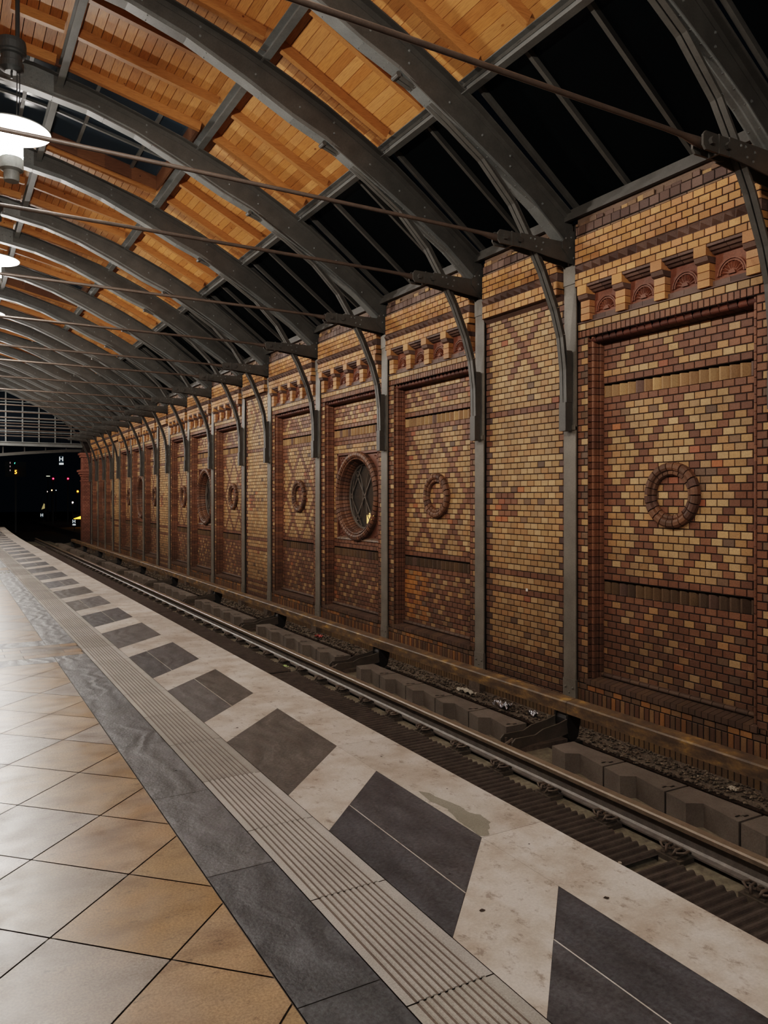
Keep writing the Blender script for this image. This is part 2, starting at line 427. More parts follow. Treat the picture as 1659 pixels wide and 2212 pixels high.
def brick_wall_wide(kind, patched=False):
    W = WW; yc = W / 2; mb = MB(); D = .16; xi = WX + D
    xo0, xo1 = .26, W - .26           # outer opening
    yi0, yi1 = .33, W - .33
    zi0, zi1 = -.50, 3.26; zo0, zo1 = -.565, 3.25
    # back of the wall (closed shell)
    if kind == 'ring':
        mb.box(WX + .28, WX + .42, -.02, W + .02, ZB - .3, 4.8, MUD[0], 1)
    else:
        a = .64
        mb.box(WX + .24, WX + .42, -.02, W + .02, ZB - .3, ZC - a, MUD[0], 1); mb.box(WX + .24, WX + .42, -.02, W + .02, ZC + a, 4.8, MUD[0], 1)
        mb.box(WX + .24, WX + .42, -.02, yc - a, ZC - a, ZC + a, MUD[0], 1); mb.box(WX + .24, WX + .42, yc + a, W + .02, ZC - a, ZC + a, MUD[0], 1)
    # pier strips each side
    def pier(y0, y1):
        def fn(s, r):
            if r * CH + ZC > 1.9: return YEL if (r % 5 in (0, 1, 2)) and abs(s) % 1 < .3 else BRN
            return BRN
        k = 0; r0 = -27; r1 = 23
        for r in range(r0, r1 + 1):
            z0 = ZC + (r - .5) * CH
            sp = y0 + (y1 - y0) * (.35 if r % 2 else .65)
            brick(mb, y0, sp, z0, z0 + CH, WX, pick(MUD if r % 2 else YEL if r % 3 else MUD)); brick(mb, sp, y1, z0, z0 + CH, WX, pick(BRN))
        mortar(mb, y0, y1, -.64, 3.45, WX + .008)
    pier(.09, xo0); pier(xo1, W - .09)
    mortar(mb, -.01, .1, ZB - .2, 4.7, WX + .03); mortar(mb, W - .1, W + .01, ZB - .2, 4.7, WX + .03)
    # upright stepped mouldings
    for sgn, ya in ((1, xo0), (-1, xo1)):
        pr = [(WX, ya), (WX + .03, ya), (WX + .03, ya + sgn * .012)]
        for k in range(7):
            t = PI * k / 6
            pr.append((WX + .052 - .022 * math.sin(t), ya + sgn * (.034 - .022 * math.cos(t))))
        pr += [(WX + .09, ya + sgn * .056), (WX + .10, ya + sgn * .060)]
        for k in range(5):
            t = PI * k / 4; pr.append((xi - .03 - .018 * math.sin(t), ya + sgn * (.072 - .014 * math.cos(t))))
        pr.append((xi + .01, ya + sgn * .088))
        mould_v(mb, zo0, zo1 + .08, pr, CH, BRN)
    # top: rowlock course, hollow and roll
    row(mb, .095, W - .095, 3.335, 3.42, WX, BRN, .066)
    pr = [(WX, 3.345), (WX + .03, 3.34), (WX + .04, 3.325)]
    for k in range(9):
        t = PI * k / 8; pr.append((WX + .058 - .032 * math.sin(t), 3.293 + .032 * math.cos(t)))
    pr += [(WX + .10, 3.262), (xi + .01, 3.25)]
    mould_h(mb, xo0 + .01, xo1 - .01, pr, .1, [lin(c) for c in ((86, 52, 42), (78, 48, 40), (96, 58, 46))])
    # sill: roll, sloped bricks, row of ends
    pr = [(xi + .01, -.495)]
    for k in range(7):
        t = PI * k / 6; pr.append((xi - .018 - .024 * math.sin(t), -.521 + .024 * math.cos(t)))
    mould_h(mb, xo0 + .04, xo1 - .04, pr, .13, MUD[:1] + DRK)
    mould_h(mb, xo0 - .02, xo1 + .02, [(xi + .0, -.545), (xi - .02, -.55), (WX - .02, -.578), (WX - .02, -.635), (WX, -.64)], .074, DRK + MUD[:1])
    row(mb, .09, xo0, -.64, -.575, WX, MUD, .07); row(mb, xo1, W - .09, -.64, -.575, WX, MUD, .07)
    # plinth
    row(mb, .09, W - .09, -.71, -.64, WX - .004, OCH + MUD + YEL[3:4], CW, .4)
    row(mb, .09, W - .09, -.93, -.71, WX - .002, YEL[3:4] + OCH[:1] + MUD[1:2], .0665, 0, alt=BRN)
    row(mb, .0, W, -1.36, -.93, WX - .03, [lin((150, 124, 82)), lin((138, 112, 78)), lin((128, 106, 76))], .0665)
    mb.face([(WX - .03, 0, -.93), (WX - .03, W, -.93), (WX + .03, W, -.93), (WX + .03, 0, -.93)], MUD[0], 0)
    # panel field
    p0 = yi0; p1 = yi1
    rt0 = round((2.645 - ZC) / CH); rb0 = round((.493 - ZC) / CH)     # rows holding the dogtooth bands
    rtop = int((zi1 - ZC) / CH + .5); rbot = -int((ZC - zi0) / CH + .5)
    def up(s, r):
        if r == rt0 + 2: return BRN
        k = r - rt0
        if R.random() < .04: return RED
        if (lat(s + r / 2, 2.5) and lat(s - r / 2, 2)) or r == rtop - 1 and abs(s) < 4 or r == rt0 + 3 and abs(s) > .9: return YEL
        return YEL if R.random() < .22 else BRN
    def mid(s, r):
        if r in (rt0 - 1, rb0 + 1): return BRN
        if abs(s) > 6.8: return BRN
        if R.random() < .015: return RED
        if lat(s + r / 2, 6) or lat(s - r / 2, 6): return BRN
        return YEL if R.random() > .04 else MUD
    def midw(s, r):
        if r in (rt0 - 1, rt0 - 2, rb0 + 1, rb0 + 2): return BRN
        return YEL if R.random() > .12 else MUD
    def low(s, r):
        if patched and s > 2.2 and r < rb0 - 2 and r > rb0 - 13 and (lat(s + r / 2, 3) or lat(s - r / 2, 3) or abs((r - rb0 + 6)) < 2 and s > 4.5): return OCH
        if r == rb0 - 2: return BRN
        if R.random() < .02: return RED
        if lat(s + r / 2, 2.0) and not lat(s - r / 2, 3) and R.random() < .75: return YEL
        return BRN if R.random() < .93 else MUD
    field(mb, p0, p1, rt0 + 2, rtop, xi, yc, up)
    if kind == 'ring':
        field(mb, p0, p1, rb0 + 1, rt0 - 1, xi, yc, mid)
    else:
        h = .8085
        nrow = 10
        field(mb, p0, p1, nrow + 1, rt0 - 1, xi, yc, midw); field(mb, p0, p1, rb0 + 1, -nrow - 1, xi, yc, midw)
        field(mb, p0, yc - h, -nrow, nrow, xi, yc, midw); field(mb, yc + h, p1, -nrow, nrow, xi, yc, midw)
    field(mb, p0, p1, rbot, rb0 - 2, xi, yc, low)
    # bands of upright three-sided bricks
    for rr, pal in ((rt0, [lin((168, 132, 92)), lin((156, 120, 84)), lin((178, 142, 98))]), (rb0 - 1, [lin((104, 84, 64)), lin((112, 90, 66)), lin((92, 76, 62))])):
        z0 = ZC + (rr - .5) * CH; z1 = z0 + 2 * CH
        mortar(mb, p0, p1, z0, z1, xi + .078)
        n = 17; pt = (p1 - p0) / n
        mb.face([(xi, p0, z1), (xi, p1, z1), (xi + .08, p1, z1), (xi + .08, p0, z1)], BRN[0], 1); mb.face([(xi, p0, z0), (xi, p1, z0), (xi + .08, p1, z0), (xi + .08, p0, z0)], BRN[0], 1)  # soffit and bed take dark mortar as painted shade around the prism bricks
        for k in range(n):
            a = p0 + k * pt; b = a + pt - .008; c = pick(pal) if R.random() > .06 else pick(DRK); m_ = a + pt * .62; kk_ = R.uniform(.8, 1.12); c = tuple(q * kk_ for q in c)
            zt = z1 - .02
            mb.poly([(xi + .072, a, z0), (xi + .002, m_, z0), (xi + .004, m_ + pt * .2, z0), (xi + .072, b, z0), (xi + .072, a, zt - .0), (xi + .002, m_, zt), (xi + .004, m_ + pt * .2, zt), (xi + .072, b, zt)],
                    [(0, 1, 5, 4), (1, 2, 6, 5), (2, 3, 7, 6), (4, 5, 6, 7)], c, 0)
    cornice(mb, W, 3.905)
    # frieze of niches under the cornice
    row(mb, .09, W - .09, 3.42, 3.50, WX, YEL, CW, .2)
    mb.face([(WX + .06, .09, 3.5), (WX + .06, W - .09, 3.5), (WX + .06, W - .09, 3.91), (WX + .06, .09, 3.91)], BRN[1], 0)
    mb.box(WX - .01, WX + .06, .1, W - .1, 3.50, 3.515, DRK[0], 0)
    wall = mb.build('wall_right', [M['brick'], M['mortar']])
    # frieze parts
    fr = MB(); nch = 4; e0 = .262; pt = (W - 2 * e0) / nch
    cen = [e0 + pt * (k + .0) for k in range(nch + 1)]
    for k, y in enumerate(cen):
        h = .068
        for j in range(3):
            z0 = 3.515 + j * .075; c = pick(YLO)
            fr.box(WX - .045, WX + .06, y - h, y + h, z0 + .003, z0 + .072, c, 0)
        fr.prism([(WX - .045, 3.742), (WX - .075, 3.757), (WX - .09, 3.80), (WX + .06, 3.80), (WX + .06, 3.742)], y - h - .008, y + h + .008, pick(DRK), 0)
        fr.box(WX - .10, WX + .06, y - h - .002, y + h + .002, 3.803, 3.905, pick(YLO), 0)
    for k in range(nch):
        a = cen[k] + .07; b = cen[k + 1] - .07
        mid_ = (a + b) / 2
        for q in range(2):
            y0 = a + (b - a) * q / 2; y1 = a + (b - a) * (q + 1) / 2
            fr.prism([(WX + .06, 3.82), (WX + .0, 3.825), (WX - .02, 3.845), (WX - .045, 3.85), (WX - .06, 3.875), (WX - .09, 3.88), (WX - .095, 3.905), (WX + .06, 3.905)], y0 + .002, y1 - .002, pick(DRK), 0)
            for j in range(1):
                fr.box(WX - .0, WX + .06, y0 + .002, y1 - .002, 3.518, 3.565, pick(DRK), 0)
    fr.build('frieze', [M['brick'], M['mortar']], wall)
    tn = MB(); tcol = [lin((122, 74, 54)), lin((114, 68, 50)), lin((130, 80, 58))]
    for k in range(nch):
        a = cen[k] + .07; b = cen[k + 1] - .07; ym = (a + b) / 2; zb = 3.60; rr = min((b - a) / 2 - .02, .155)
        c = pick(tcol)
        tn.box(WX + .035, WX + .06, a, b, 3.565, 3.83, c, 0)
        for r0, r1, x in ((rr, rr - .014, .012), (rr - .022, rr - .036, .016)):
            nn = 14
            for i in range(nn):
                t0 = PI * i / nn; t1 = PI * (i + 1) / nn
                q = [(WX + x, ym + r * math.cos(t), zb + r * math.sin(t)) for r, t in ((r0, t0), (r1, t0), (r1, t1), (r0, t1))]
                q2 = [(WX + .036, p[1], p[2]) for p in q]
                tn.poly(q + q2, [(0, 1, 2, 3), (0, 3, 7, 4), (1, 5, 6, 2)], c, 0)
        nn = 9
        for i in range(nn):      # shell ribs
            t = PI * (i + .5) / nn; dt = PI / nn * .42
            r0, r1 = .045, rr - .045
            vs = [(WX + .03, ym + r0 * math.cos(t), zb + r0 * math.sin(t)), (WX + .036, ym + r1 * math.cos(t - dt), zb + r1 * math.sin(t - dt)), (WX + .008, ym + (r1 + .004) * math.cos(t), zb + (r1 + .004) * math.sin(t)), (WX + .036, ym + r1 * math.cos(t + dt), zb + r1 * math.sin(t + dt)),
                  (WX + .034, ym + (r1 + .012) * math.cos(t), zb + (r1 + .012) * math.sin(t))]
            tn.poly(vs, [(0, 1, 2), (0, 2, 3), (1, 4, 2), (2, 4, 3)], c, 0)
        vs = [(WX + .012, ym + .04 * math.cos(PI * i / 8), zb + .04 * math.sin(PI * i / 8)) for i in range(9)]
        vs2 = [(WX + .036, p[1], p[2]) for p in vs]
        tn.poly(vs + vs2, [tuple(range(9))] + [(i, i + 1, i + 10, i + 9) for i in range(8)], c, 0)
    tn.build('shell_tile', [M['terra']], wall)['label'] = 'red terracotta shell reliefs in the niches'
    if kind == 'ring':
        md = MB(); prof = [(.205, 0), (.208, .028), (.218, .044), (.240, .046), (.252, .040), (.262, .058), (.285, .068), (.318, .066), (.338, .048), (.342, 0)]
        ns = 22
        for i in range(ns):
            t0 = 2 * PI * i / ns + .02; t1 = 2 * PI * (i + 1) / ns - .02; c = pick([lin(q) for q in ((110, 80, 62), (98, 74, 60), (90, 68, 58), (116, 84, 64))]); k = 3; n = len(prof)
            vs = []
            jog = R.uniform(-.004, .004)
            for j in range(k + 1):
                t = t0 + (t1 - t0) * j / k
                for r, h in prof: vs.append((xi - h - jog, yc + r * math.cos(t), ZC + r * math.sin(t)))
            fs = [(j * n + a, j * n + a + 1, (j + 1) * n + a + 1, (j + 1) * n + a) for j in range(k) for a in range(n - 1)]
            fs += [tuple(range(n)), tuple(range(k * n + n - 1, k * n - 1, -1))]
            md.poly(vs, fs, c, 0)
        md.tube([(xi - .004, yc + .25 * math.cos(2 * PI * i / 40), ZC + .25 * math.sin(2 * PI * i / 40)) for i in range(40)], .03, 6, lin((50, 38, 32)), 0, closed=True)
        md.build('medallion', [M['brick']], wall)['label'] = 'round medallion ring of moulded dark bricks'
    else:
        sp = MB(); h = .8085; rc = .80; n = 64; tc = lin((112, 72, 56))
        # spandrel plate with a round hole
        for i in range(n):
            t0 = 2 * PI * i / n; t1 = 2 * PI * (i + 1) / n
            def sq(t):
                c_, s_ = math.cos(t), math.sin(t); k = (h - .03) / max(abs(c_), abs(s_)); return (c_ * k, s_ * k)
            a = sq(t0); b = sq(t1)
            sp.face([(xi + .03, yc + rc * .9 * math.cos(t0), ZC + rc * .9 * math.sin(t0)), (xi + .03, yc + a[0], ZC + a[1]), (xi + .03, yc + b[0], ZC + b[1]), (xi + .03, yc + rc * .9 * math.cos(t1), ZC + rc * .9 * math.sin(t1))], tc, 0)
        hh = h
        for (a0, a1, b0, b1) in ((-hh, hh, hh - .04, hh), (-hh, -hh + .04, -hh, hh), (hh - .04, hh, -hh, hh)):
            sp.box(xi - .012, xi + .06, yc + a0, yc + a1, ZC + b0, ZC + b1, tc, 0)
        mould_h(sp, yc - hh, yc + hh, [(xi + .05, ZC - hh + .07), (xi - .01, ZC - hh + .03), (xi - .02, ZC - hh), (xi + .05, ZC - hh)], .066, MUD)
        for sy in (-1, 1):
            for sz in (-1, 1):   # leaf relief in each corner
                cy, cz = yc + sy * (h - .13), ZC + sz * (h - .13)
                for dy, dz, r in ((0, 0, .045), (sy * .055, sz * .02, .03), (sy * .02, sz * .055, .03), (-sy * .07, sz * .035, .022), (sy * .035, -sz * .07, .022)):
                    m2 = 10
                    vs = [(xi + .05, cy + dy + r * math.cos(2 * PI * k / m2), cz + dz + r * math.sin(2 * PI * k / m2)) for k in range(m2)] + [(xi + .012, cy + dy + r * .5 * math.cos(2 * PI * k / m2), cz + dz + r * .5 * math.sin(2 * PI * k / m2)) for k in range(m2)]
                    sp.poly(vs, [(k, (k + 1) % m2, (k + 1) % m2 + m2, k + m2) for k in range(m2)] + [tuple(range(m2, 2 * m2))], tc, 0)
        sp.build('terracotta_surround', [M['terra']], wall)['label'] = 'square red terracotta frame round the window'
        rg = MB(); prof = [(.815, -.05), (.812, .045), (.79, .065), (.745, .075), (.715, .06), (.70, .035), (.688, .05), (.672, .045), (.662, .01), (.655, -.03), (.635, -.05), (.625, -.075), (.612, -.10), (.606, -.14), (.60, -.16), (.60, -.2)]
        ns = 56
        for i in range(ns):
            t0 = 2 * PI * i / ns + .008; t1 = 2 * PI * (i + 1) / ns - .008; k = 2; n = len(prof); c = pick([lin(q) for q in ((116, 84, 66), (106, 78, 64), (122, 88, 68), (102, 78, 66))])
            vs = []
            for j in range(k + 1):
                t = t0 + (t1 - t0) * j / k
                for r, hh2 in prof: vs.append((xi - hh2, yc + r * math.cos(t), ZC + r * math.sin(t)))
            rg.poly(vs, [(j * n + a, j * n + a + 1, (j + 1) * n + a + 1, (j + 1) * n + a) for j in range(k) for a in range(n - 1)], c, 0)
        rg.lathe([(.01, 0), (.01, 0)], 0, -50, 3)  # keeps indices simple
        rg.build('window_ring', [M['brick']], wall)['label'] = 'deep round ring of moulded bricks'
    return wall

def round_window():
    """iron lattice and glass of the round window, origin at its centre"""
    root = empty('window_1'); tag(root, kind='structure')
    g = MB(); n = 48; g.face([(0, .62 * math.cos(2 * PI * i / n), .62 * math.sin(2 * PI * i / n)) for i in range(n)])
    g.build('window_pane', M['winglass'], root)
    f = MB(); f.tube([(-.015, .59 * math.cos(2 * PI * i / n), .59 * math.sin(2 * PI * i / n)) for i in range(n)], .022, 6, closed=True)
    f.build('window_frame', M['muntin'], root)
    m = MB(); q = .56
    for k in (-1, 0, 1):
        for sg in (-1, 1):
            off = k * .52
            # diagonal bars clipped to the circle
            d = abs(off) / math.sqrt(1 + 0)
            L = math.sqrt(max(.01, q * q - (off * .80) ** 2))
            ux, uz = .6, sg * .8; nx, nz = -uz, ux
            c0 = (nx * off * .8, nz * off * .8)
            m.beam((-.02, c0[0] - ux * L, c0[1] - uz * L), (-.02, c0[0] + ux * L, c0[1] + uz * L), .02, .016, up=(1, 0, 0))
    for cy, cz in ((-.26, 0), (.26, 0)):
        pts = []
        for i in range(20):
            t = 2 * PI * i / 20; pts.append((-.03, cy + .20 * math.cos(t), cz + .46 * math.sin(t)))
        m.tube(pts, .008, 5, closed=True)
    m.build('lattice_bar', M['muntin'], root)
    return root

def brick_wall_narrow():
    W = WN; yc = W / 2; mb = MB(); x = WX + .012
    mb.box(WX + .24, WX + .42, -.02, W + .02, ZB - .3, 4.8, MUD[0], 1)
    mortar(mb, -.01, .1, ZB - .2, 4.7, WX + .03); mortar(mb, W - .1, W + .01, ZB - .2, 4.7, WX + .03)
    def fn(s, r):
        z = ZC + r * CH; a = abs(s)
        if a > 5.2 - (.5 if r % 2 else 0) and z < 3.9: return DRK + BRN if z > -.5 else BRN
        for zb in (2.79, 2.58, .52, .31): 
            if abs(z - zb) < .038: return BRN
        if z < -.35 and r % 2 == 0: return BRN
        if z < -.75: return BRN
        if abs(z - 3.43) < .42 and (abs(a - abs(z - 3.43) / CH / 2) < .55): return BRN
        if R.random() < .012: return RED
        if 1.2 < z < 1.55 and 1.4 < s < 4.2 and R.random() < .6: return BRN + RED
        return YEL if R.random() > .03 else MUD
    r0 = round((-1.0 - ZC) / CH) + 1; r1 = round((3.86 - ZC) / CH)
    field(mb, .09, W - .09, r0, r1, x, yc, fn)
    row(mb, .0, W, -1.36, ZC + (r0 - .5) * CH, WX - .02, [lin((150, 124, 82)), lin((138, 112, 78)), lin((128, 106, 76))], .0665)
    mb.face([(WX - .02, 0, ZC + (r0 - .5) * CH), (WX - .02, W, ZC + (r0 - .5) * CH), (WX + .03, W, ZC + (r0 - .5) * CH), (WX + .03, 0, ZC + (r0 - .5) * CH)], MUD[0], 0)
    mb.prism([(WX + .02, 3.83), (WX - .03, 3.87), (WX - .06, 3.90), (WX + .02, 3.90)], .12, W - .12, DRK[0], 0)
    cornice(mb, W, 3.89)
    return mb.build('wall_right', [M['brick'], M['mortar']])

# ------------------------------------------------------------------ bay layout along the hall
COLS = [2.41, 4.17, 6.80, 8.56, 11.19, 13.83, 16.43, 18.17, 20.66, 23.06, 25.33, 26.92, 29.07, 31.25, 33.5, 35.0, 36.8, 38.7, 40.5]
KIND = ['N', 'R', 'N', 'R', 'W', 'R', 'N', 'R', 'W', 'R', 'N', 'R', 'W', 'R', 'N', 'R', 'W', 'R']
COLS = [-.22] + COLS; KIND = ['R'] + KIND
YEND = COLS[-1]
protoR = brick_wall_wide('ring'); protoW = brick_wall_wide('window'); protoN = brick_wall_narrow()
protoG = round_window()
used = {}
wi = 1
for i, k in enumerate(KIND):
    y0, y1 = COLS[i], COLS[i + 1]; p = {'R': protoR, 'W': protoW, 'N': protoN}[k]; base = WN if k == 'N' else WW
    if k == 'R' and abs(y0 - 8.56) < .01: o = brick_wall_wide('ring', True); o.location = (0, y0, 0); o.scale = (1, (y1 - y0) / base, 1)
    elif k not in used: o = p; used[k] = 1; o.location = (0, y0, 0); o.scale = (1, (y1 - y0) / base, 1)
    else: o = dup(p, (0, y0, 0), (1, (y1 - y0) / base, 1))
    tag(o, kind='structure')
    if k == 'W':
        gw = protoG if wi == 1 else dup(protoG)
        gw.name = 'window_%d' % wi; wi += 1
        gw.location = (WX + .33, (y0 + y1) / 2, ZC); gw.scale = (1, (y1 - y0) / WW, 1)

sk = MB(); sk.box(WX + .006, WX + .012, 7.6, 7.635, .31, .345); tag(sk.build('sticker', plain('white_sticker', (225, 222, 215), .6)), 'tiny white square sticker on the narrow plain brick bay', 'sticker')
# ------------------------------------------------------------------ steel columns
def column_proto():
    r = empty('steel_column')
    b = MB()
    b.box(WX - .035, WX - .015, -.1, .1, -1.2, 2.32); b.box(WX - .028, WX - .012, -.098, .098, 2.32, 4.0); b.box(WX - .04, WX - .01, -.1, .1, 3.98, 4.2)
    b.box(WX - .015, WX + .2, -.012, .012, -1.2, 4.6); b.box(WX + .18, WX + .2, -.1, .1, -1.2, 4.6)
    b.box(WX - .043, WX - .01, -.105, .105, -1.2, -.62)
    b.box(WX - .05, WX - .01, -.1, .1, 2.28, 2.34)
    b.build('shaft', M['column'], r)
    f = MB(); f.box(WX - .12, WX + .02, -.12, .12, -1.25, -.98); f.box(WX - .1, WX - .03, -.09, -.02, -.98, -.93); f.box(WX - .1, WX - .03, .02, .09, -.98, -.93)
    f.build('column_foot', M['rusty'], r)
    v = MB()
    for z in (-.72, -.84):
        for y in (-.06, .06): v.rivet((WX - .043, y, z), (-1, 0, 0), .016)
    for z in (-.9, -.78, 2.42): v.rivet((WX - .043, 0.0, z), (-1, 0, 0), .012)
    v.build('rivet', M['column'], r)
    return r
vis_cols = [(i, y) for i, y in enumerate(COLS) if y > 0]
cp = column_proto(); first = True
def bay_word(k): return {'R': 'ring-medallion bay', 'W': 'round-window bay', 'N': 'narrow plain bay'}[k]
for n, (i, y) in enumerate(vis_cols):
    o = cp if first else dup(cp); first = False
    o.location = (0, y, 0)
    tag(o, 'grey steel wall column, %s along the platform, beside a %s' % (ordw(n), bay_word(KIND[i]) if i < len(KIND) else 'red end pillar'), 'column', 'grey steel columns set in the brick wall')

# ------------------------------------------------------------------ roof ribs, tie rods
XC = .6
SOF = [(.6, 6.92), (1.04, 6.87), (1.7, 6.76), (2.33, 6.57), (3.0, 6.28), (3.6, 5.99), (4.03, 5.82), (4.55, 5.52), (5.0, 5.27), (5.37, 5.05), (5.8, 4.78), (6.38, 4.32)]
TOP = [(.6, 7.24), (1.04, 7.2), (1.7, 7.06), (2.33, 6.88), (3.0, 6.67), (3.6, 6.43), (4.03, 6.24), (4.55, 5.97), (5.0, 5.72), (5.4, 5.45), (5.85, 5.13), (6.40, 4.74)]
def mir(p): return (2 * XC - p[0], p[1])
def strip(mb, pts, w, th, col=(1, 1, 1)):
    for a, b in zip(pts, pts[1:]):
        mb.beam((a[0], 0, a[1]), (b[0], 0, b[1]), w, th, col, up=(0, 0, 1))
def rib_proto():
    r = empty('roof_arch', (0, 0, 0))
    so = [mir(p) for p in SOF[:0:-1]] + SOF; to = [mir(p) for p in TOP[:0:-1]] + TOP
    w = MB()
    for i in range(len(so) - 1):
        vs = [(so[i][0], -.009, so[i][1]), (so[i + 1][0], -.009, so[i + 1][1]), (to[i + 1][0], -.009, to[i + 1][1]), (to[i][0], -.009, to[i][1])]
        vs += [(x, .009, z) for x, y, z in vs]
        w.poly(vs, [(0, 1, 2, 3), (7, 6, 5, 4), (0, 4, 5, 1), (2, 6, 7, 3)])
    f = MB(); strip(f, so, .15, .014); strip(f, [(p[0], p[1] + .045) for p in so], .03, .08); f.build('lower_flange', M['steel'], r)
    f = MB(); strip(f, to, .17, .016); strip(f, [(p[0], p[1] - .04) for p in to], .03, .07); f.build('upper_flange', M['steel_dark'], r)
    v = MB()
    for k in range(7):       # riveted splice near the crown
        for j in range(3):
            x = .78 + k * .075; z = 6.97 + j * .09 - k * .008
            v.rivet((x, -.02, z), (0, -1, 0), .014)
    v.box(.62, 1.28, -.018, -.009, 6.9, 7.2)
    for i in range(2, len(SOF) - 1):
        for q in (.25,):
            x = SOF[i][0] + (SOF[i + 1][0] - SOF[i][0]) * q; z = SOF[i][1] + (SOF[i + 1][1] - SOF[i][1]) * q
            for j in (.16, .5, .8) if i % 3 == 0 else (.5,):
                zt = TOP[i][1] + (TOP[i + 1][1] - TOP[i][1]) * q; v.rivet((x, -.01, z + (zt - z) * j), (0, -1, 0), .016)
    for i in range(1, len(SOF) - 1):
        for k in range(3):
            q = k / 3; x = SOF[i][0] + (SOF[i + 1][0] - SOF[i][0]) * q; z = SOF[i][1] + (SOF[i + 1][1] - SOF[i][1]) * q
            if i < 5 and k != 1: continue
            v.rivet((x, -.05, z - .008), (-.3, 0, -1), .009); v.rivet((x, .05, z - .008), (-.3, 0, -1), .009)
    for f_, c_ in zip(v.f, v.c): w.poly([v.v[i] for i in f_], [tuple(range(len(f_)))], c_, 1)
    w.build('rib_web', [M['steel_dark'], M['steel']], r)
    return r
KN = [(6.272, 2.31), (6.27, 2.6), (6.262, 2.98), (6.215, 3.35), (6.12, 3.65), (5.93, 4.07), (5.72, 4.43), (5.5, 4.76), (5.08, 5.17), (4.6, 5.48), (4.25, 5.70), (3.98, 5.79)]
def brace_proto():
    r = empty('curved_brace')
    k = MB()
    for a, b in zip(KN, KN[1:]):
        for s in (-1, 1):
            k.beam((a[0], s * .032, a[1]), (b[0], s * .032, b[1]), .05, .012)
            k.beam((a[0] + .03, s * .012, a[1] + .035), (b[0] + .03, s * .012, b[1] + .035), .012, .07)
    k.tube([(KN[-1][0] + .03, -.057, KN[-1][1]), (KN[-1][0] + .03, .057, KN[-1][1])], .03, 10)
    p = MB(); p.box(6.25, 6.345, -.055, .055, 2.27, 2.6, ch=.0); p.box(6.27, 6.345, -.06, .06, 2.6, 3.2); p.build('end_plate', M['steel_dark'], r)
    v = MB()
    for i in range(len(KN) - 1):
        for q in (.2, .7):
            x = KN[i][0] + (KN[i + 1][0] - KN[i][0]) * q; z = KN[i][1] + (KN[i + 1][1] - KN[i][1]) * q
            v.rivet((x + .03, -.02, z + .035), (0, -1, 0), .013)
    for f_, c_ in zip(v.f, v.c): k.poly([v.v[i] for i in f_], [tuple(range(len(f_)))], c_, 0)
    k.build('brace_bar', M['steel_dark'], r)
    return r
def tie_proto():
    r = empty('tie_rod')
    b = MB()
    for s in (-1, 1):
        prof = [(5.58, 4.44), (5.58, 4.28), (6.36, 4.2), (6.38, 4.22), (6.38, 4.44), (6.2, 4.44)]
        b.prism(prof, s * .066 - .006, s * .066 + .006)
        prof = [(6.18, 4.44), (6.30, 4.58), (6.40, 4.58), (6.40, 4.16), (6.33, 4.2), (6.18, 4.36)]
        b.prism(prof, s * .079 - .006, s * .079 + .006)
    c = MB()
    for s in (-1, 1):
        prof = [(5.27, 4.40), (5.30, 4.435), (5.60, 4.435), (5.66, 4.42), (5.66, 4.30), (5.60, 4.285), (5.30, 4.285), (5.27, 4.32)]
        c.prism(prof, s * .05 - .01, s * .05 + .01)
    c.box(5.455, 5.475, -.066, .066, 4.28, 4.44)
    cpl = c.build('coupling', M['steel_dark'], r)
    for x in (5.36, 5.56):
        c = MB(); c.tube([(x, -.09, 4.36), (x, .09, 4.36)], .032, 6); c.build('bolt', M['steel_dark'], cpl)
    v = MB()
    for x, z in ((5.72, 4.40), (5.80, 4.32), (5.78, 4.4), (5.9, 4.38), (5.88, 4.3), (6.23, 4.48), (6.31, 4.5), (6.29, 4.38), (6.35, 4.27)): v.rivet((x, -.085 if x > 6.1 else -.072, z), (0, -1, 0), .014)
    for f_, c_ in zip(v.f, v.c): b.poly([v.v[i] for i in f_], [tuple(range(len(f_)))], c_, 1)
    b.build('gusset_plate', [M['steel_dark'], M['steel']], r)
    d = MB(); d.tube([(5.4, 0, 4.36), (5.3, 0, 4.36), (5.22, 0, 4.365), (5.1, 0, 4.375), (4.9, 0, 4.38), (XC, 0, 4.40), (2 * XC - 5.2, 0, 4.38)], [.035, .042, .036, .024, .021, .021, .021], 8)
    d.build('rod', M['rod'], r, smooth=True)
    return r
rp, bp, tp = rib_proto(), brace_proto(), tie_proto(); first = True
for n, (i, y) in enumerate(vis_cols):
    where = '%s of its row from the camera' % ordw(n)
    a = rp if first else dup(rp); b_ = bp if first else dup(bp); c_ = tp if first else dup(tp); first = False
    for o in (a, b_, c_): o.location = (0, y, 0)
    side = 'over a %s' % (bay_word(KIND[i]) if i < len(KIND) else 'red end pillar')
    tag(a, 'grey steel roof arch, %s along the hall, %s' % (ordw(n), side), 'roof arch', 'steel arches across the hall')
    tag(b_, 'curved dark steel brace from column to roof arch, %s' % where, 'brace', 'curved braces under the arches')
    tag(c_, 'brown tie rod with bolted coupling and gusset, %s' % where, 'tie rod', 'tie rods across the hall')

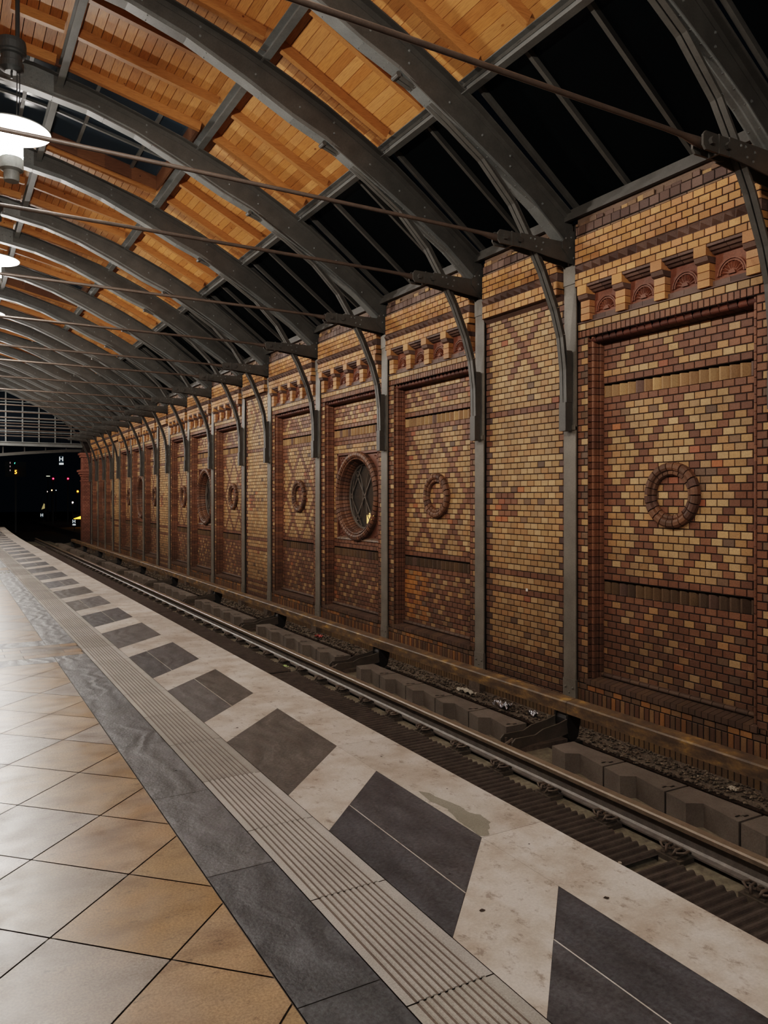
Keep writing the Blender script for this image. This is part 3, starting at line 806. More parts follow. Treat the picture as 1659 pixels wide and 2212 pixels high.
# ------------------------------------------------------------------ purlins, boards, rafters, roof glazing
PUR = {'A': (4.85, 5.80, 'at the edge of the dark glazing'), 'B': (3.25, 6.57, 'halfway up the timber roof'), 'C': (1.35, 7.0, 'beside the roof crown')}
def purlin_proto(L):
    r = MB()
    # channel: light bottom flange, web
    r.box(-.045, .045, 0, L, 0, .012); r.box(.03, .045, 0, L, .012, .16); r.box(-.045, .045, 0, L, .15, .16)
    return r.build('roof_purlin', M['steel'])
SURF = [(XC, 7.32), (1.35, 7.22), (3.25, 6.79), (4.85, 5.99)]
BCOL = [lin(c) for c in ((202, 144, 86), (196, 137, 79), (208, 150, 93), (188, 129, 72), (198, 141, 86), (182, 122, 68))]
RCOL = [lin(c) for c in ((186, 132, 78), (192, 138, 84), (176, 122, 72))]
def boards(name, segs, y0, y1, holes=()):
    mb = MB()
    for (ax, az), (bx, bz) in segs:
        L = math.hypot(bx - ax, bz - az); n = max(1, round(L / .118))
        for k in range(n):
            t0 = k / n + .009 / L / 2; t1 = (k + 1) / n - .009 / L / 2
            P0 = (ax + (bx - ax) * t0, az + (bz - az) * t0); P1 = (ax + (bx - ax) * t1, az + (bz - az) * t1)
            xm = (P0[0] + P1[0]) / 2
            spans = [(y0, y1)]
            for hx0, hx1, hy0, hy1 in holes:
                if hx0 < xm < hx1:
                    ns = []
                    for s0, s1 in spans:
                        if hy0 > s0: ns.append((s0, min(s1, hy0)))
                        if hy1 < s1: ns.append((max(s0, hy1), s1))
                    spans = [s for s in ns if s[1] - s[0] > .02]
            for s0, s1 in spans:
                c = pick(BCOL)
                mb.poly([(P0[0], s0, P0[1]), (P1[0], s0, P1[1]), (P1[0], s1, P1[1]), (P0[0], s1, P0[1]), (P0[0], s0, P0[1] + .03), (P1[0], s0, P1[1] + .03), (P1[0], s1, P1[1] + .03), (P0[0], s1, P0[1] + .03)],
                        [(0, 1, 2, 3), (4, 7, 6, 5), (0, 4, 5, 1), (2, 6, 7, 3), (0, 3, 7, 4), (1, 5, 6, 2)], c)
        # dark underlay closes the gaps between boards
    return tag(mb.build(name, M['boards']), kind='structure')
rcount = {}
rafter_mesh = {}
def rafter(a, b, y, sec, bayn, kword, idx):
    key = sec
    if key not in rafter_mesh:
        mb = MB(); d = Vector((b[0] - a[0], 0, b[1] - a[1])); L = d.length; d.normalize(); nrm = Vector((-d.z, 0, d.x))
        if nrm.z < 0: nrm = -nrm
        p0 = Vector((a[0], 0, a[1])) + d * .075 - nrm * .060; p1 = Vector((b[0], 0, b[1])) - d * .075 - nrm * .060
        c = pick(RCOL)
        mb.beam(p0, p1, .075, .115, c, up=tuple(nrm))
        o = mb.build('timber_rafter', M['rafter']); rafter_mesh[key] = o
    else:
        o = rafter_mesh[key].copy(); C.objects.link(o)
    o.location = (0, y, 0)
    o['label'] = '%s pine rafter in the %s roof bay, %s' % (ORD[idx], ordw(bayn), {'AB': 'between glazing and middle purlin', 'BC': 'between middle and crown purlins', 'C': 'at the roof crown', 'L': 'on the far slope'}[sec])
    o['category'] = 'rafter'; o['group'] = 'pine rafters under the roof boards'
SKY = []
for i, k in enumerate(KIND):
    if k == 'W': SKY.append((COLS[i] - .28 * (COLS[i] - COLS[i - 1]) / WW, COLS[i + 1] - .5 * (COLS[i + 1] - COLS[i]) / WW))
wn = wi
bayno = 0
pur_first = {}
RS = SURF
LS = [mir(p) for p in SURF]
for i, k in enumerate(KIND):
    y0, y1 = COLS[i], COLS[i + 1]
    if y1 < -.2: continue
    holes = [(2 * XC - 3.15, 3.15, s[0], s[1]) for s in SKY]
    segs = [(LS[3], LS[2]), (LS[2], LS[1]), (LS[1], LS[0]), (RS[0], RS[1]), (RS[1], RS[2]), (RS[2], RS[3])]
    boards('ceiling', segs, y0, y1, holes)
    fr = (.38, .85) if k == 'N' else (.25, .56, .865)
    idx = 0
    for f in fr:
        y = y0 + (y1 - y0) * f
        insky = any(s[0] - .02 < y < s[1] + .1 for s in SKY)
        rafter(RS[2], RS[3], y, 'AB', bayno, k, idx)
        if not insky:
            rafter(RS[1], RS[2], y, 'BC', bayno, k, idx)
            rafter((XC + .02, 7.32), RS[1], y, 'C', bayno, k, idx)
        idx += 1
    # purlins for this bay
    for q, (px, pz, wd) in PUR.items():
        for sx in (1,):
            if q not in pur_first:
                o = purlin_proto(1.0); pur_first[q] = o
            else:
                o = pur_first[q].copy(); C.objects.link(o)
            o.location = (px, y0 + .01, pz); o.scale = (1, y1 - y0 - .02, 1)
            tag(o, 'grey steel purlin over the %s bay, %s' % (ordw(bayno), wd), 'purlin', 'steel purlins between the arches')
    # lower glazing
    g = empty('window_%d' % wn); wn += 1; tag(g, kind='structure')
    G0, G1 = (4.88, 5.99), (6.42, 4.84)
    gp = MB(); gp.face([(G0[0], y0 + .05, G0[1]), (G1[0], y0 + .05, G1[1]), (G1[0], y1 - .05, G1[1]), (G0[0], y1 - .05, G0[1])]); gp.build('window_pane', M['glass'], g)
    gb = MB()
    for f in ((0.06, .5, .94) if k == 'N' else (.045, .34, .66, .955)):
        y = y0 + (y1 - y0) * f
        gb.beam((G0[0], y, G0[1] - .035), (G1[0], y, G1[1] - .035), .045, .06, up=(.6, 0, .8))
    gb.beam((G1[0] - .05, y0, G1[1] - .06), (G1[0] - .05, y1, G1[1] - .06), .12, .09); gb.beam((G1[0] - .12, y0, G1[1] - .12), (G1[0] - .12, y1, G1[1] - .12), .05, .05)
    gb.beam((G0[0] + .03, y0, G0[1] - .03), (G0[0] + .03, y1, G0[1] - .03), .08, .1)
    gb.build('glazing_bar', M['steel_dark'], g)
    bayno += 1
# skylights over the round-window arches
for n, (a, b) in enumerate(SKY):
    g = empty('window_%d' % wn); wn += 1; tag(g, kind='structure')
    x0, x1 = 2 * XC - 3.15, 3.15
    def rz(x):
        x = x if x > XC else 2 * XC - x
        for p, q in zip(SURF, SURF[1:]):
            if p[0] <= x <= q[0]: return p[1] + (q[1] - p[1]) * (x - p[0]) / (q[0] - p[0])
        return SURF[-1][1]
    xs = [x0 + (x1 - x0) * i / 12 for i in range(13)]
    cb = MB()
    for y in (a, b):
        for p, q in zip(xs, xs[1:]):
            cb.poly([(p, y - .02, rz(p) - .09), (q, y - .02, rz(q) - .09), (q, y - .02, rz(q) + .13), (p, y - .02, rz(p) + .13), (p, y + .02, rz(p) - .09), (q, y + .02, rz(q) - .09), (q, y + .02, rz(q) + .13), (p, y + .02, rz(p) + .13)],
                    [(0, 1, 2, 3), (7, 6, 5, 4), (0, 4, 5, 1), (3, 2, 6, 7)], pick([lin((120, 82, 56)), lin((104, 70, 50))]))
    for x in (x0, x1): cb.box(x - .02, x + .02, a, b, rz(x) - .1, rz(x) + .2, lin((110, 76, 52)))
    cb.build('skylight_curb', M['rafter'], g)
    gl = MB(); gl.face([(p, a, rz(p) + .13) for p in xs] + [(p, b, rz(p) + .13) for p in reversed(xs)]) if False else None
    for p, q in zip(xs, xs[1:]): gl.face([(p, a, rz(p) + .12), (q, a, rz(q) + .12), (q, b, rz(q) + .12), (p, b, rz(p) + .12)])
    gl.build('skylight_pane', M['skyglass'], g)
    br = MB()
    for f in (.33, .66):
        y = a + (b - a) * f
        for p, q in zip(xs, xs[1:]): br.beam((p, y, rz(p) + .10), (q, y, rz(q) + .10), .05, .04)
    for x in xs[1:-1:2]: br.beam((x, a, rz(x) + .10), (x, b, rz(x) + .10), .05, .04)
    for p, q in zip(xs, xs[1:]): br.beam((p, a + .05, rz(p) + .12), (q, a + .05, rz(q) + .12), .03, .05)
    br.build('skylight_bar', M['steel'], g)

# ------------------------------------------------------------------ platform floor
flo = empty('floor'); tag(flo, kind='structure')
Y0F, Y1F = -6.0, 44.0; XL = -1.2; XE = 2.405
def bend(y): return .0009 * (y - 26) ** 2 if y > 26 else 0.0
def clip(poly, a, b, c):
    """keep a*x+b*y<=c"""
    out = []
    for i in range(len(poly)):
        p, q = poly[i], poly[(i + 1) % len(poly)]; dp = a * p[0] + b * p[1] - c; dq = a * q[0] + b * q[1] - c
        if dp <= 0: out.append(p)
        if (dp < 0 < dq) or (dq < 0 < dp):
            t = dp / (dp - dq); out.append((p[0] + (q[0] - p[0]) * t, p[1] + (q[1] - p[1]) * t))
    return out
def slabs(mb, poly, z, col): 
    if len(poly) >= 3: mb.face([(x + bend(y), y, z) for x, y in poly], col)
# substrate and edge
sb = MB()
ys = [Y0F + (Y1F - Y0F) * i / 25 for i in range(26)]
for p, q in zip(ys, ys[1:]):
    sb.poly([(XL, p, -.006), (XE - .005 + bend(p), p, -.006), (XE - .005 + bend(q), q, -.006), (XL, q, -.006)], [(0, 1, 2, 3)], lin((66, 58, 50)))
    sb.poly([(XE + bend(p), p, -.001), (XE + bend(p), p, -.14), (XE + bend(q), q, -.14), (XE + bend(q), q, -.001)], [(0, 1, 2, 3)], lin((120, 112, 104)))
    sb.poly([(XE + bend(p), p, -.14), (XE - .12 + bend(p), p, -.16), (XE - .12 + bend(q), q, -.16), (XE + bend(q), q, -.14)], [(0, 1, 2, 3)], lin((80, 74, 68)))
    sb.poly([(XE - .12 + bend(p), p, -.16), (XE - .12 + bend(p), p, -1.0), (XE - .12 + bend(q), q, -1.0), (XE - .12 + bend(q), q, -.16)], [(0, 1, 2, 3)], lin((70, 62, 56)))
sb.build('platform_slab', M['pale'], flo)
TAN = desat([lin(c) for c in ((164, 150, 134), (158, 144, 126), (170, 156, 141), (164, 146, 122), (154, 142, 130))], .8)
TWARM = [lin(c) for c in ((170, 142, 108), (162, 132, 96), (172, 144, 114))]
bands = [(7.6, 8.8), (17.4, 18.6), (27.2, 28.4), (37, 38.2)]
def excl(cy): return any(a - .001 < cy < b + .001 for a, b in bands)
tb = MB(); S = .4625; r2 = math.sqrt(2)
zones = [(Y0F, bands[0][0])] + [(bands[i][1], bands[i + 1][0]) for i in range(len(bands) - 1)] + [(bands[-1][1], Y1F)]
for iu in range(-16, 76):
    for iv in range(-16, 76):
        u = 2.24 + iu * S; v = 1.795 + iv * S; g = .0035
        cr = [(u + g, v + g), (u + S - g, v + g), (u + S - g, v + S - g), (u + g, v + S - g)]
        P = [((a - b) / r2, (a + b) / r2) for a, b in cr]
        cx = sum(p[0] for p in P) / 4; cy = sum(p[1] for p in P) / 4
        if cx < XL - .4 or cx > 1.3 or cy < Y0F - .4 or cy > Y1F + .4: continue
        P = clip(P, 1, 0, .897); P = clip(P, -1, 0, -XL)
        hh = random.Random(iu * 131 + iv * 17)
        if len(P) < 3: continue
        xmx = max(p[0] for p in P)
        c = hh.choice(TWARM) if (hh.random() < (.75 if cx > .62 else .12)) else hh.choice(TAN)
        for za, zb in zones:
            Q = clip(clip(P, 0, 1, zb - .004), 0, -1, -(za + .004))
            if len(Q) >= 3: slabs(tb, Q, 0, c)
for a, b in bands:      # cross band: brick-like planks
    x = 1.1
    for rrow in range(4):
        ya = a + .27 + rrow * (b - a - .56) / 4; yb = ya + (b - a - .56) / 4
        x = 1.17 - .15 * (rrow % 2)
        tb.face([(x + bend(a), ya + .003, 0), (1.18 + bend(a), ya + .003, 0), (1.18 + bend(a), yb - .003, 0), (x + bend(a), yb - .003, 0)], pick(TWARM)) if x < 1.1 else None
        while x > XL:
            x2 = x - .52; tb.face([(x2 + .003 + bend(a), ya + .003, 0), (x - .003 + bend(a), ya + .003, 0), (x - .003 + bend(a), yb - .003, 0), (x2 + .003 + bend(a), yb - .003, 0)], pick(TAN + TWARM)); x = x2
tb.build('sandstone_tile', M['tan'], flo)
SLA = [lin(c) for c in ((84, 86, 90), (76, 79, 83), (92, 94, 97), (80, 82, 86))]
sl = MB(); y = Y0F; pitch = .9
while y < Y1F:
    for a, b in ((y, min(y + pitch, Y1F)),):
        spans = [(a, b)]
        for q0, q1 in bands:
            ns = []
            for s0, s1 in spans:
                if q0 + .27 > s0: ns.append((s0, min(s1, q0 + .27)))
                if q1 - .29 < s1: ns.append((max(s0, q1 - .29), s1))
            spans = [s for s in ns if s[1] - s[0] > .01]
        for s0, s1 in spans: slabs(sl, [(.903, s0 + .002), (1.182, s0 + .002), (1.182, s1 - .002), (.903, s1 - .002)], 0, pick(SLA))
    y += pitch
for a, b in bands:
    for ya, yb in ((a, a + .265), (b - .285, b)):
        x = .9
        while x > XL:
            slabs(sl, [(x - .58, ya + .002), (x - .003, ya + .002), (x - .003, yb - .002), (x - .58, yb - .002)], 0, pick(SLA)); x -= .583
# slanted inlays and pale stone between them
ya = -8.0 + .0; k0 = int((Y0F - 2.754) / 1.447) - 1
PAL = desat([lin(c) for c in ((218, 208, 196), (210, 200, 188), (222, 213, 202), (212, 201, 188))], .6)
SL2 = [lin(c) for c in ((80, 80, 83), (73, 74, 78), (86, 85, 86), (71, 73, 78), (88, 85, 82))]
pl = MB(); xa, xb = 1.508, 2.062
for k in range(k0, 30):
    o0 = 2.754 + 1.447 * k; o1 = o0 + .957; i0 = o0 - .576; i1 = o1 - .56
    if o0 > 42.5: break
    xm = 1.80 if k % 3 else 1.72
    f = (xm - xa) / (xb - xa); m0 = i0 + (o0 - i0) * f; m1 = i1 + (o1 - i1) * f
    dd = .0025
    if k % 3 == 1:
        slabs(sl, [(xa, i0), (xb, o0), (xb, o1), (xa, i1)], 0, pick(SL2))
    else:
        slabs(sl, [(xa, i0), (xm - dd, m0), (xm - dd, m1), (xa, i1)], 0, pick(SL2)); 
        slabs(sl, [(xm + dd, m0), (xb, o0), (xb, o1), (xm + dd, m1)], 0, pick(SL2))
        slabs(pl, [(xm - dd, m0), (xm + dd, m0), (xm + dd, m1), (xm - dd, m1)], 0, PAL[0])
    n0 = o0 + 1.447; ni = i0 + 1.447
    slabs(pl, [(xa, i1 + .001), (xb, o1 + .001), (xb, n0 - .001), (xa, ni - .001)], 0, pick(PAL))
    slabs(pl, [(xb + .001, o0), (XE, o0), (XE, n0 - .002), (xb + .001, n0 - .002)], 0, pick(PAL))
sl.build('slate_inlay', M['slate'], flo)
pl.build('edge_stone', M['pale'], flo)
# mended patch and spots on the edge stone
ps = MB()
def blob(x, y, rx, ry, n=14, seed=1, col=(1, 1, 1), z=.0012):
    rr = random.Random(seed); ps.face([(x + rx * (1 + rr.uniform(-.35, .35)) * math.cos(2 * PI * i / n), y + ry * (1 + rr.uniform(-.35, .35)) * math.sin(2 * PI * i / n), z) for i in range(n)], col)
PC = lin((140, 136, 124))
pt_ = [(2.066, 2.765), (2.10, 2.755), (2.135, 2.80), (2.19, 2.86), (2.205, 2.95), (2.17, 3.0), (2.18, 3.09), (2.15, 3.2), (2.14, 3.3), (2.105, 3.35), (2.085, 3.2), (2.105, 3.08), (2.08, 2.98), (2.068, 2.9)]
pp_ = []
for (ax_, ay_), (bx_, by_) in zip(pt_, pt_[1:] + pt_[:1]):
    for q in range(4): pp_.append((ax_ + (bx_ - ax_) * q / 4 + R.uniform(-.005, .005), ay_ + (by_ - ay_) * q / 4 + R.uniform(-.008, .008), .0012))
ps.face(pp_, PC)
for j, (x, y, r) in enumerate(((2.156, 2.107, .012), (1.70, 2.266, .011), (2.2, 2.6, .005), (2.25, 3.3, .005), (1.75, 2.55, .005), (2.2, 3.9, .008), (1.66, 4.85, .008), (2.25, 5.6, .008))): blob(x, y, r, r * .9, 10, 40 + j, lin((60, 52, 47)), .0014)
blob(1.11, 4.26, .008, .008, 8, 3, lin((20, 18, 18)))
ps.build('stain_spot', M['tactile'], flo)
# tactile strip: ten ribs along the platform
ts = MB(); TC = [lin(c) for c in ((176, 172, 164), (166, 162, 154), (182, 178, 172), (170, 165, 156))]
j0 = int((Y0F - 1.948) / .688); y = 1.948 + j0 * .688
while y < Y1F - .7:
    a, b = y + .003, y + .685; c = pick(TC); bx = bend(y)
    x = 1.186; ts.poly([(x + bx, a, .0005), (x + .03 + bx, a, .0005), (x + .03 + bx, b, .0005), (x + bx, b, .0005)], [(0, 1, 2, 3)], c)
    ts.poly([(1.473 + bx, a, .0005), (1.504 + bx, a, .0005), (1.504 + bx, b, .0005), (1.473 + bx, b, .0005)], [(0, 1, 2, 3)], c)
    nr = 10; w = (1.473 - 1.216) / nr; cg = lin((104, 92, 84))
    for r in range(nr):
        x = 1.216 + r * w + bx
        ts.poly([(x, a, .0003), (x + w * .42, a, .0003), (x + w * .42, b, .0003), (x, b, .0003)], [(0, 1, 2, 3)], cg)
        ts.poly([(x + w * .36, a, .0003), (x + w * .5, a, .0045), (x + w * .9, a, .0045), (x + w, a, .0003), (x + w * .36, b, .0003), (x + w * .5, b, .0045), (x + w * .9, b, .0045), (x + w, b, .0003)],
                [(0, 1, 5, 4), (1, 2, 6, 5), (2, 3, 7, 6), (0, 1, 2, 3), (4, 5, 6, 7)], c)
    y += .688
for i in range(14):      # crossing field of studs further along
    for (q0, q1) in bands[1:]:
        x = .2 + i * .07; ts.box(x, x + .035, q0 - .35, q0 - .05, 0.0005, .006, TC[0])
ts.build('tactile_strip', M['tactile'], flo)

# ------------------------------------------------------------------ track bed
trk = MB()
trk.box(XE - .2, 5.05, Y0F, 46, -1.2, -.905, (1, 1, 1), 0)
trk.build('ground', M['bed'])['kind'] = 'structure'
so = MB(); so.box(5.05, WX + .1, Y0F, 46, -1.5, -1.18)
so.build('ground', M['soil'])['kind'] = 'structure'
bk = MB(); n_ = 60
for i in range(n_):
    a_ = 1 + 41 * i / n_; b_ = 1 + 41 * (i + 1) / n_; bk.prism([(6.1, -1.18), (6.15, -1.155), (6.3, -1.135), (6.5, -1.13), (6.5, -1.2)], a_, b_)
bk.build('ground', plain('ballast_dust', (104, 92, 80), .95, var=.45, scale=30, bs=.8, bd=.02, fine=120))['kind'] = 'structure'
# running rail
rr_ = empty('running_rail'); tag(rr_, 'steel running rail with worn head beside the ribbed mats', 'rail')
ra = MB(); X = 4.35
def ext(mb, prof, y0, y1, n=24, mi=0):
    for i in range(n):
        mb.prism(prof, y0 + (y1 - y0) * i / n, y0 + (y1 - y0) * (i + 1) / n, (1, 1, 1), mi)
ra.prism([(X - .031, -.742), (X + .031, -.742), (X + .012, -.755), (X + .009, -.84), (X + .025, -.853), (X + .063, -.86), (X + .063, -.872), (X - .063, -.872), (X - .063, -.86), (X - .025, -.853), (X - .009, -.84), (X - .012, -.755)], Y0F, 46)
ra.build('rail_foot', M['railside'], rr_)
ra = MB(); ra.prism([(X - .042, -.748), (X + .042, -.748), (X + .043, -.72), (X + .032, -.71), (X - .032, -.71), (X - .043, -.72)], Y0F, 46)
ra.build('rail_head', M['railtop'], rr_)
rr2 = MB(); rr2.prism([(2.88, -.742), (2.95, -.742), (2.95, -.715), (2.94, -.71), (2.89, -.71), (2.88, -.715)], Y0F, 46); rr2.prism([(2.906, -.75), (2.924, -.75), (2.93, -.85), (2.975, -.872), (2.855, -.872), (2.9, -.85)], Y0F, 46)
tag(rr2.build('running_rail', M['railside']), 'running rail close under the platform edge, hidden from above', 'rail')
# fastenings
def clip_proto():
    r = empty('rail_fastening')
    b = MB(); b.box(-.13, -.01, -.075, .075, -.905, -.872); b.box(-.12, -.03, -.05, .05, -.872, -.858); bpl = b.build('base_plate', M['arm'], r)
    c = MB()
    for s in (-1, 1):
        c.tube([(-.012, s * .02, -.855), (-.04, s * .015, -.835), (-.085, s * .02, -.84), (-.11, s * .045, -.835), (-.09, s * .075, -.825), (-.05, s * .07, -.825), (-.015, s * .055, -.85)], .0085, 6)
        c.tube([(-.04, s * .03, -.86), (-.06, s * .035, -.82), (-.10, s * .03, -.82), (-.115, s * .02, -.86)], .0085, 6)
    c.build('spring_clip', M['rusty'], r, smooth=True)
    t = MB(); t.tube([(-.065, 0, -.86), (-.065, 0, -.815)], .011, 6); t.tube([(-.065, 0, -.84), (-.065, 0, -.825)], .02, 6); t.build('bolt', M['rusty'], bpl)
    return r
cl = clip_proto(); n = 0
for k in range(-1, 60):
    y = 2.899 + .62 * k
    if y > 41: break
    o = cl if n == 0 else dup(cl); o.location = (X - .045, y, .0); o.scale = (1.15, 1.3, 1.0)
    if n > 25: pass
    tag(o, 'rusty spring clip fastening at the rail foot, %s along from the camera' % ordw(n), 'rail fastening', 'spring clip fastenings along the rail'); n += 1
# ribbed mats between the rails
def mat_mesh(L):
    mb = MB(); p = .073; n = int(L / p); x0, x1 = 2.98, 4.11; z = -.862
    for k in range(n):
        y = k * p; j = R.uniform(-.008, .008)
        pr = [(0, 0), (.010, .003), (.020, .016), (.030, .022), (.042, .022), (.052, .016), (.062, .003), (p, 0)]
        m_ = len(pr)
        vs = [(x0, y + a, z + h) for a, h in pr] + [(x1 + j - abs(a - p / 2) * .25, y + a, z + h) for a, h in pr] + [(x1 + j - abs(a - p / 2) * .25, y + a, -.905) for a, h in pr]
        mb.poly(vs, [(i, i + 1, i + 1 + m_, i + m_) for i in range(m_ - 1)] + [(i + m_, i + 1 + m_, i + 1 + 2 * m_, i + 2 * m_) for i in range(m_ - 1)])
    return mb
ML = 6.2; ms = [-2.68, 3.55, 9.78, 16.0, 22.2, 28.4, 34.6]
mm = mat_mesh(ML)
words = ['closest to the camera', 'second from the camera', 'third from the camera', 'fourth from the camera', 'fifth from the camera', 'sixth from the camera', 'last before the hall end']
for i, y in enumerate(ms):
    if i == 0: o = mm.build('ribbed_mat', M['mat']); pm = o
    else: o = pm.copy(); C.objects.link(o)
    o.location = (-.02 if i == 0 else 0, y, 0.0)
    tag(o, 'dark ribbed rubber mat lying between the rails, %s' % words[i], 'track mat', 'ribbed mats between the rails')
# grey absorber blocks behind the rail
def block_mesh():
    mb = MB(); z0, z1 = -.905, -.73; x0 = 4.735; x1 = 5.0; L = .61
    out = [(x1, 0), (x1, L), (x0 + .01, L), (x0 - .025, .42), (x0 - .03, .40), (x0 + .075, .33), (x0 + .02, .05), (x0 + .012, 0)]
    n = len(out)
    vs = [(x, y, z0) for x, y in out] + [(x, y, z1) for x, y in out]
    mb.poly(vs, [tuple(range(n - 1, -1, -1)), tuple(range(n, 2 * n))] + [(i, (i + 1) % n, (i + 1) % n + n, i + n) for i in range(n)])
    mb.box(x0 + .10, x0 + .135, .05, .10, z1, z1 + .003, (.3, .3, .3)); 
    return mb
ARMS = [5.79 - 3.77 * 2, 5.79 - 3.77] + [5.79 + 3.77 * k for k in range(0, 10)]
bm = block_mesh(); n = 0; bproto = None
for k in range(-6, 62):
    y = 3.421 + .6315 * k
    if y > 40.5: break
    if any(-.55 < (y + .3) - a < .42 for a in ARMS): continue
    if bproto is None:
        bproto = empty('absorber_block'); q = bm.build('block_body', M['absorber'], bproto)
        sm = MB(); sm.box(4.86, 4.90, .03, .042, -.7305, -.726); sm.box(4.80, 4.845, .055, .067, -.7305, -.726); sm.build('slot', M['black'], bproto); o = bproto
    else: o = dup(bproto)
    o.location = (0, y, 0)
    tag(o, 'notched grey sound-absorbing block behind the rail, %s along from the camera' % ordw(n), 'absorber block', 'grey blocks in line behind the rail'); n += 1
# conductor rail: cover lengths and brackets
def cover_mesh():
    mb = MB(); L = 3.77
    mb.prism([(5.30, -.515), (5.312, -.502), (5.43, -.488), (5.452, -.50), (5.452, -.60), (5.43, -.60), (5.43, -.51), (5.325, -.525), (5.325, -.62), (5.30, -.62)], .003, L - .003)
    mb.prism([(5.34, -.56), (5.42, -.56), (5.42, -.60), (5.34, -.60)], 0, L)
    return mb
cr = cover_mesh(); n = 0
for k, a in enumerate(ARMS[:-1]):
    if a < -3.8: continue
    y = a - .08
    if n == 0: o = cr.build('conductor_rail', M['cover']); co = o
    else: o = co.copy(); C.objects.link(o)
    o.location = (0, y, 0)
    tag(o, 'ochre-stained cover length of the conductor rail along the wall, %s from the camera' % ordw(n), 'conductor rail', 'conductor rail lengths along the wall'); n += 1
def bracket_proto():
    r = empty('rail_bracket')
    b = MB()
    for s in (-1, 1):
        prof = [(4.62, -.80), (4.66, -.765), (4.9, -.765), (5.0, -.725), (5.2, -.70), (5.33, -.665), (5.36, -.62), (5.42, -.62), (5.43, -.72), (5.40, -.80), (5.2, -.83), (4.95, -.84), (4.68, -.86), (4.62, -.86)]
        b.prism(prof, s * .085 - .008, s * .085 + .008)
    b.build('arm', M['arm'], r)
    c = MB()
    c.prism([(5.34, -.60), (5.42, -.60), (5.44, -.68), (5.43, -.80), (5.38, -.90), (5.33, -.90), (5.30, -.80), (5.31, -.68)], -.07, .07)
    for s in (-1, 1): c.prism([(5.31, -.60), (5.46, -.60), (5.47, -.72), (5.44, -.86), (5.36, -.92), (5.32, -.86), (5.30, -.72)], s * .085 - .012, s * .085 + .012)
    c.box(5.30, 5.48, -.12, .12, -1.2, -.90)
    c.build('insulator', M['black'], r)
    f = MB(); f.box(4.6, 5.3, -.1, .1, -.93, -.86); f.build('sleeper_end', M['rusty'], r)
    v = MB()
    for s in (-1, 1): v.tube([(4.66, s * .05, -.86), (4.66, s * .05, -.79)], .014, 6)
    v.tube([(4.60, 0, -.84), (4.70, 0, -.80)], .016, 6); v.build('bolt', M['rusty'], r)
    return r
br = bracket_proto(); n = 0
for a in ARMS:
    if a < 1: continue
    if a > 41: break
    o = br if n == 0 else dup(br); o.location = (0, a, 0)
    tag(o, 'twin-armed iron bracket holding the conductor rail, %s from the camera' % ordw(n), 'bracket', 'brackets under the conductor rail'); n += 1
# ballast stones along the wall foot
st = MB(); SC = [lin(c) for c in ((104, 94, 82), (88, 80, 70), (120, 108, 94), (76, 66, 56), (96, 84, 72))]
rs = random.Random(5)
for i in range(6500):
    y = 1.5 + 38.5 * rs.random() ** 1.5
    x = rs.uniform(6.08, 6.34) if rs.random() < .93 else rs.uniform(5.9, 6.1)
    s = rs.uniform(.007, .021) * (1.2 if y > 12 else 1); z = (-1.155 + (x - 6.1) * .1 if x > 6.12 else -1.178) + rs.uniform(-.002, .012)
    c = rs.choice(SC); k = rs.uniform(.7, 1.25); c = tuple(v * k for v in c)
    vs = []
    for d in ((1, 0, 0), (0, 1, 0), (-1, 0, 0), (0, -1, 0), (0, 0, 1), (0, 0, -1), (.7, .7, .5), (-.7, .6, .5), (.6, -.7, .5), (-.7, -.7, .4)):
        q = s * rs.uniform(.75, 1.25); vs.append((x + d[0] * q, y + d[1] * q, z + d[2] * q * .8))
    st.poly(vs, [(0, 6, 8), (0, 1, 6), (1, 7, 6), (1, 2, 7), (2, 9, 7), (2, 3, 9), (3, 8, 9), (3, 0, 8), (4, 8, 6), (4, 6, 7), (4, 7, 9), (4, 9, 8), (5, 1, 0), (5, 2, 1), (5, 3, 2), (5, 0, 3)], c)
tag(st.build('gravel', M['stone']), 'dusty ballast stones along the foot of the brick wall', 'gravel', kind='stuff')
# litter
def crumple(name, x, y, z, sx, sy, sz, mat, seed, label, cat='litter'):
    rr = random.Random(seed); mb = MB(); n = 7; g = [[(x + (i / n - .5) * sx + rr.uniform(-.1, .1) * sx / n * 3, y + (j / n - .5) * sy + rr.uniform(-.1, .1) * sy / n * 3, z + rr.uniform(0, 1) * sz) for j in range(n + 1)] for i in range(n + 1)]
    for i in range(n):
        for j in range(n):
            mb.face([g[i][j], g[i + 1][j], g[i + 1][j + 1]]); mb.face([g[i][j], g[i + 1][j + 1], g[i][j + 1]])
    tag(mb.build(name, mat), label, cat)
ZL = -1.14
crumple('crumpled_wrapper', 6.12, 7.75, ZL, .12, .28, .07, M['foil'], 1, 'crumpled silver foil wrapper on the ballast under the conductor rail', 'wrapper')
crumple('plastic_bag_scrap', 6.15, 8.55, ZL, .1, .34, .05, M['paper'], 2, 'long pale scrap of plastic on the ballast, past the foil wrapper', 'scrap')
crumple('crumpled_wrapper', 6.2, 7.25, ZL, .09, .14, .06, M['foil'], 3, 'small silver wrapper lying just before the larger foil one', 'wrapper')
crumple('paper_scrap', 6.2, 4.52, ZL, .08, .1, .02, M['paper'], 4, 'torn pale paper scrap on the ballast near the ribbed mats joint', 'paper')
crumple('crumpled_wrapper', 6.15, 13.3, ZL, .1, .2, .05, plain('red_paper', (150, 60, 50), .6), 5, 'crumpled red wrapper on the ballast beyond the round window', 'wrapper')
crumple('crumpled_wrapper', 6.15, 24.3, ZL, .1, .4, .06, M['foil'], 6, 'bright foil wrapper on the ballast far along the wall', 'wrapper')
crumple('paper_scrap', 4.12, 10.0, -.84, .05, .12, .01, plain('green_paper', (150, 170, 100), .6), 7, 'small green paper scrap at the edge of the ribbed mats', 'paper')
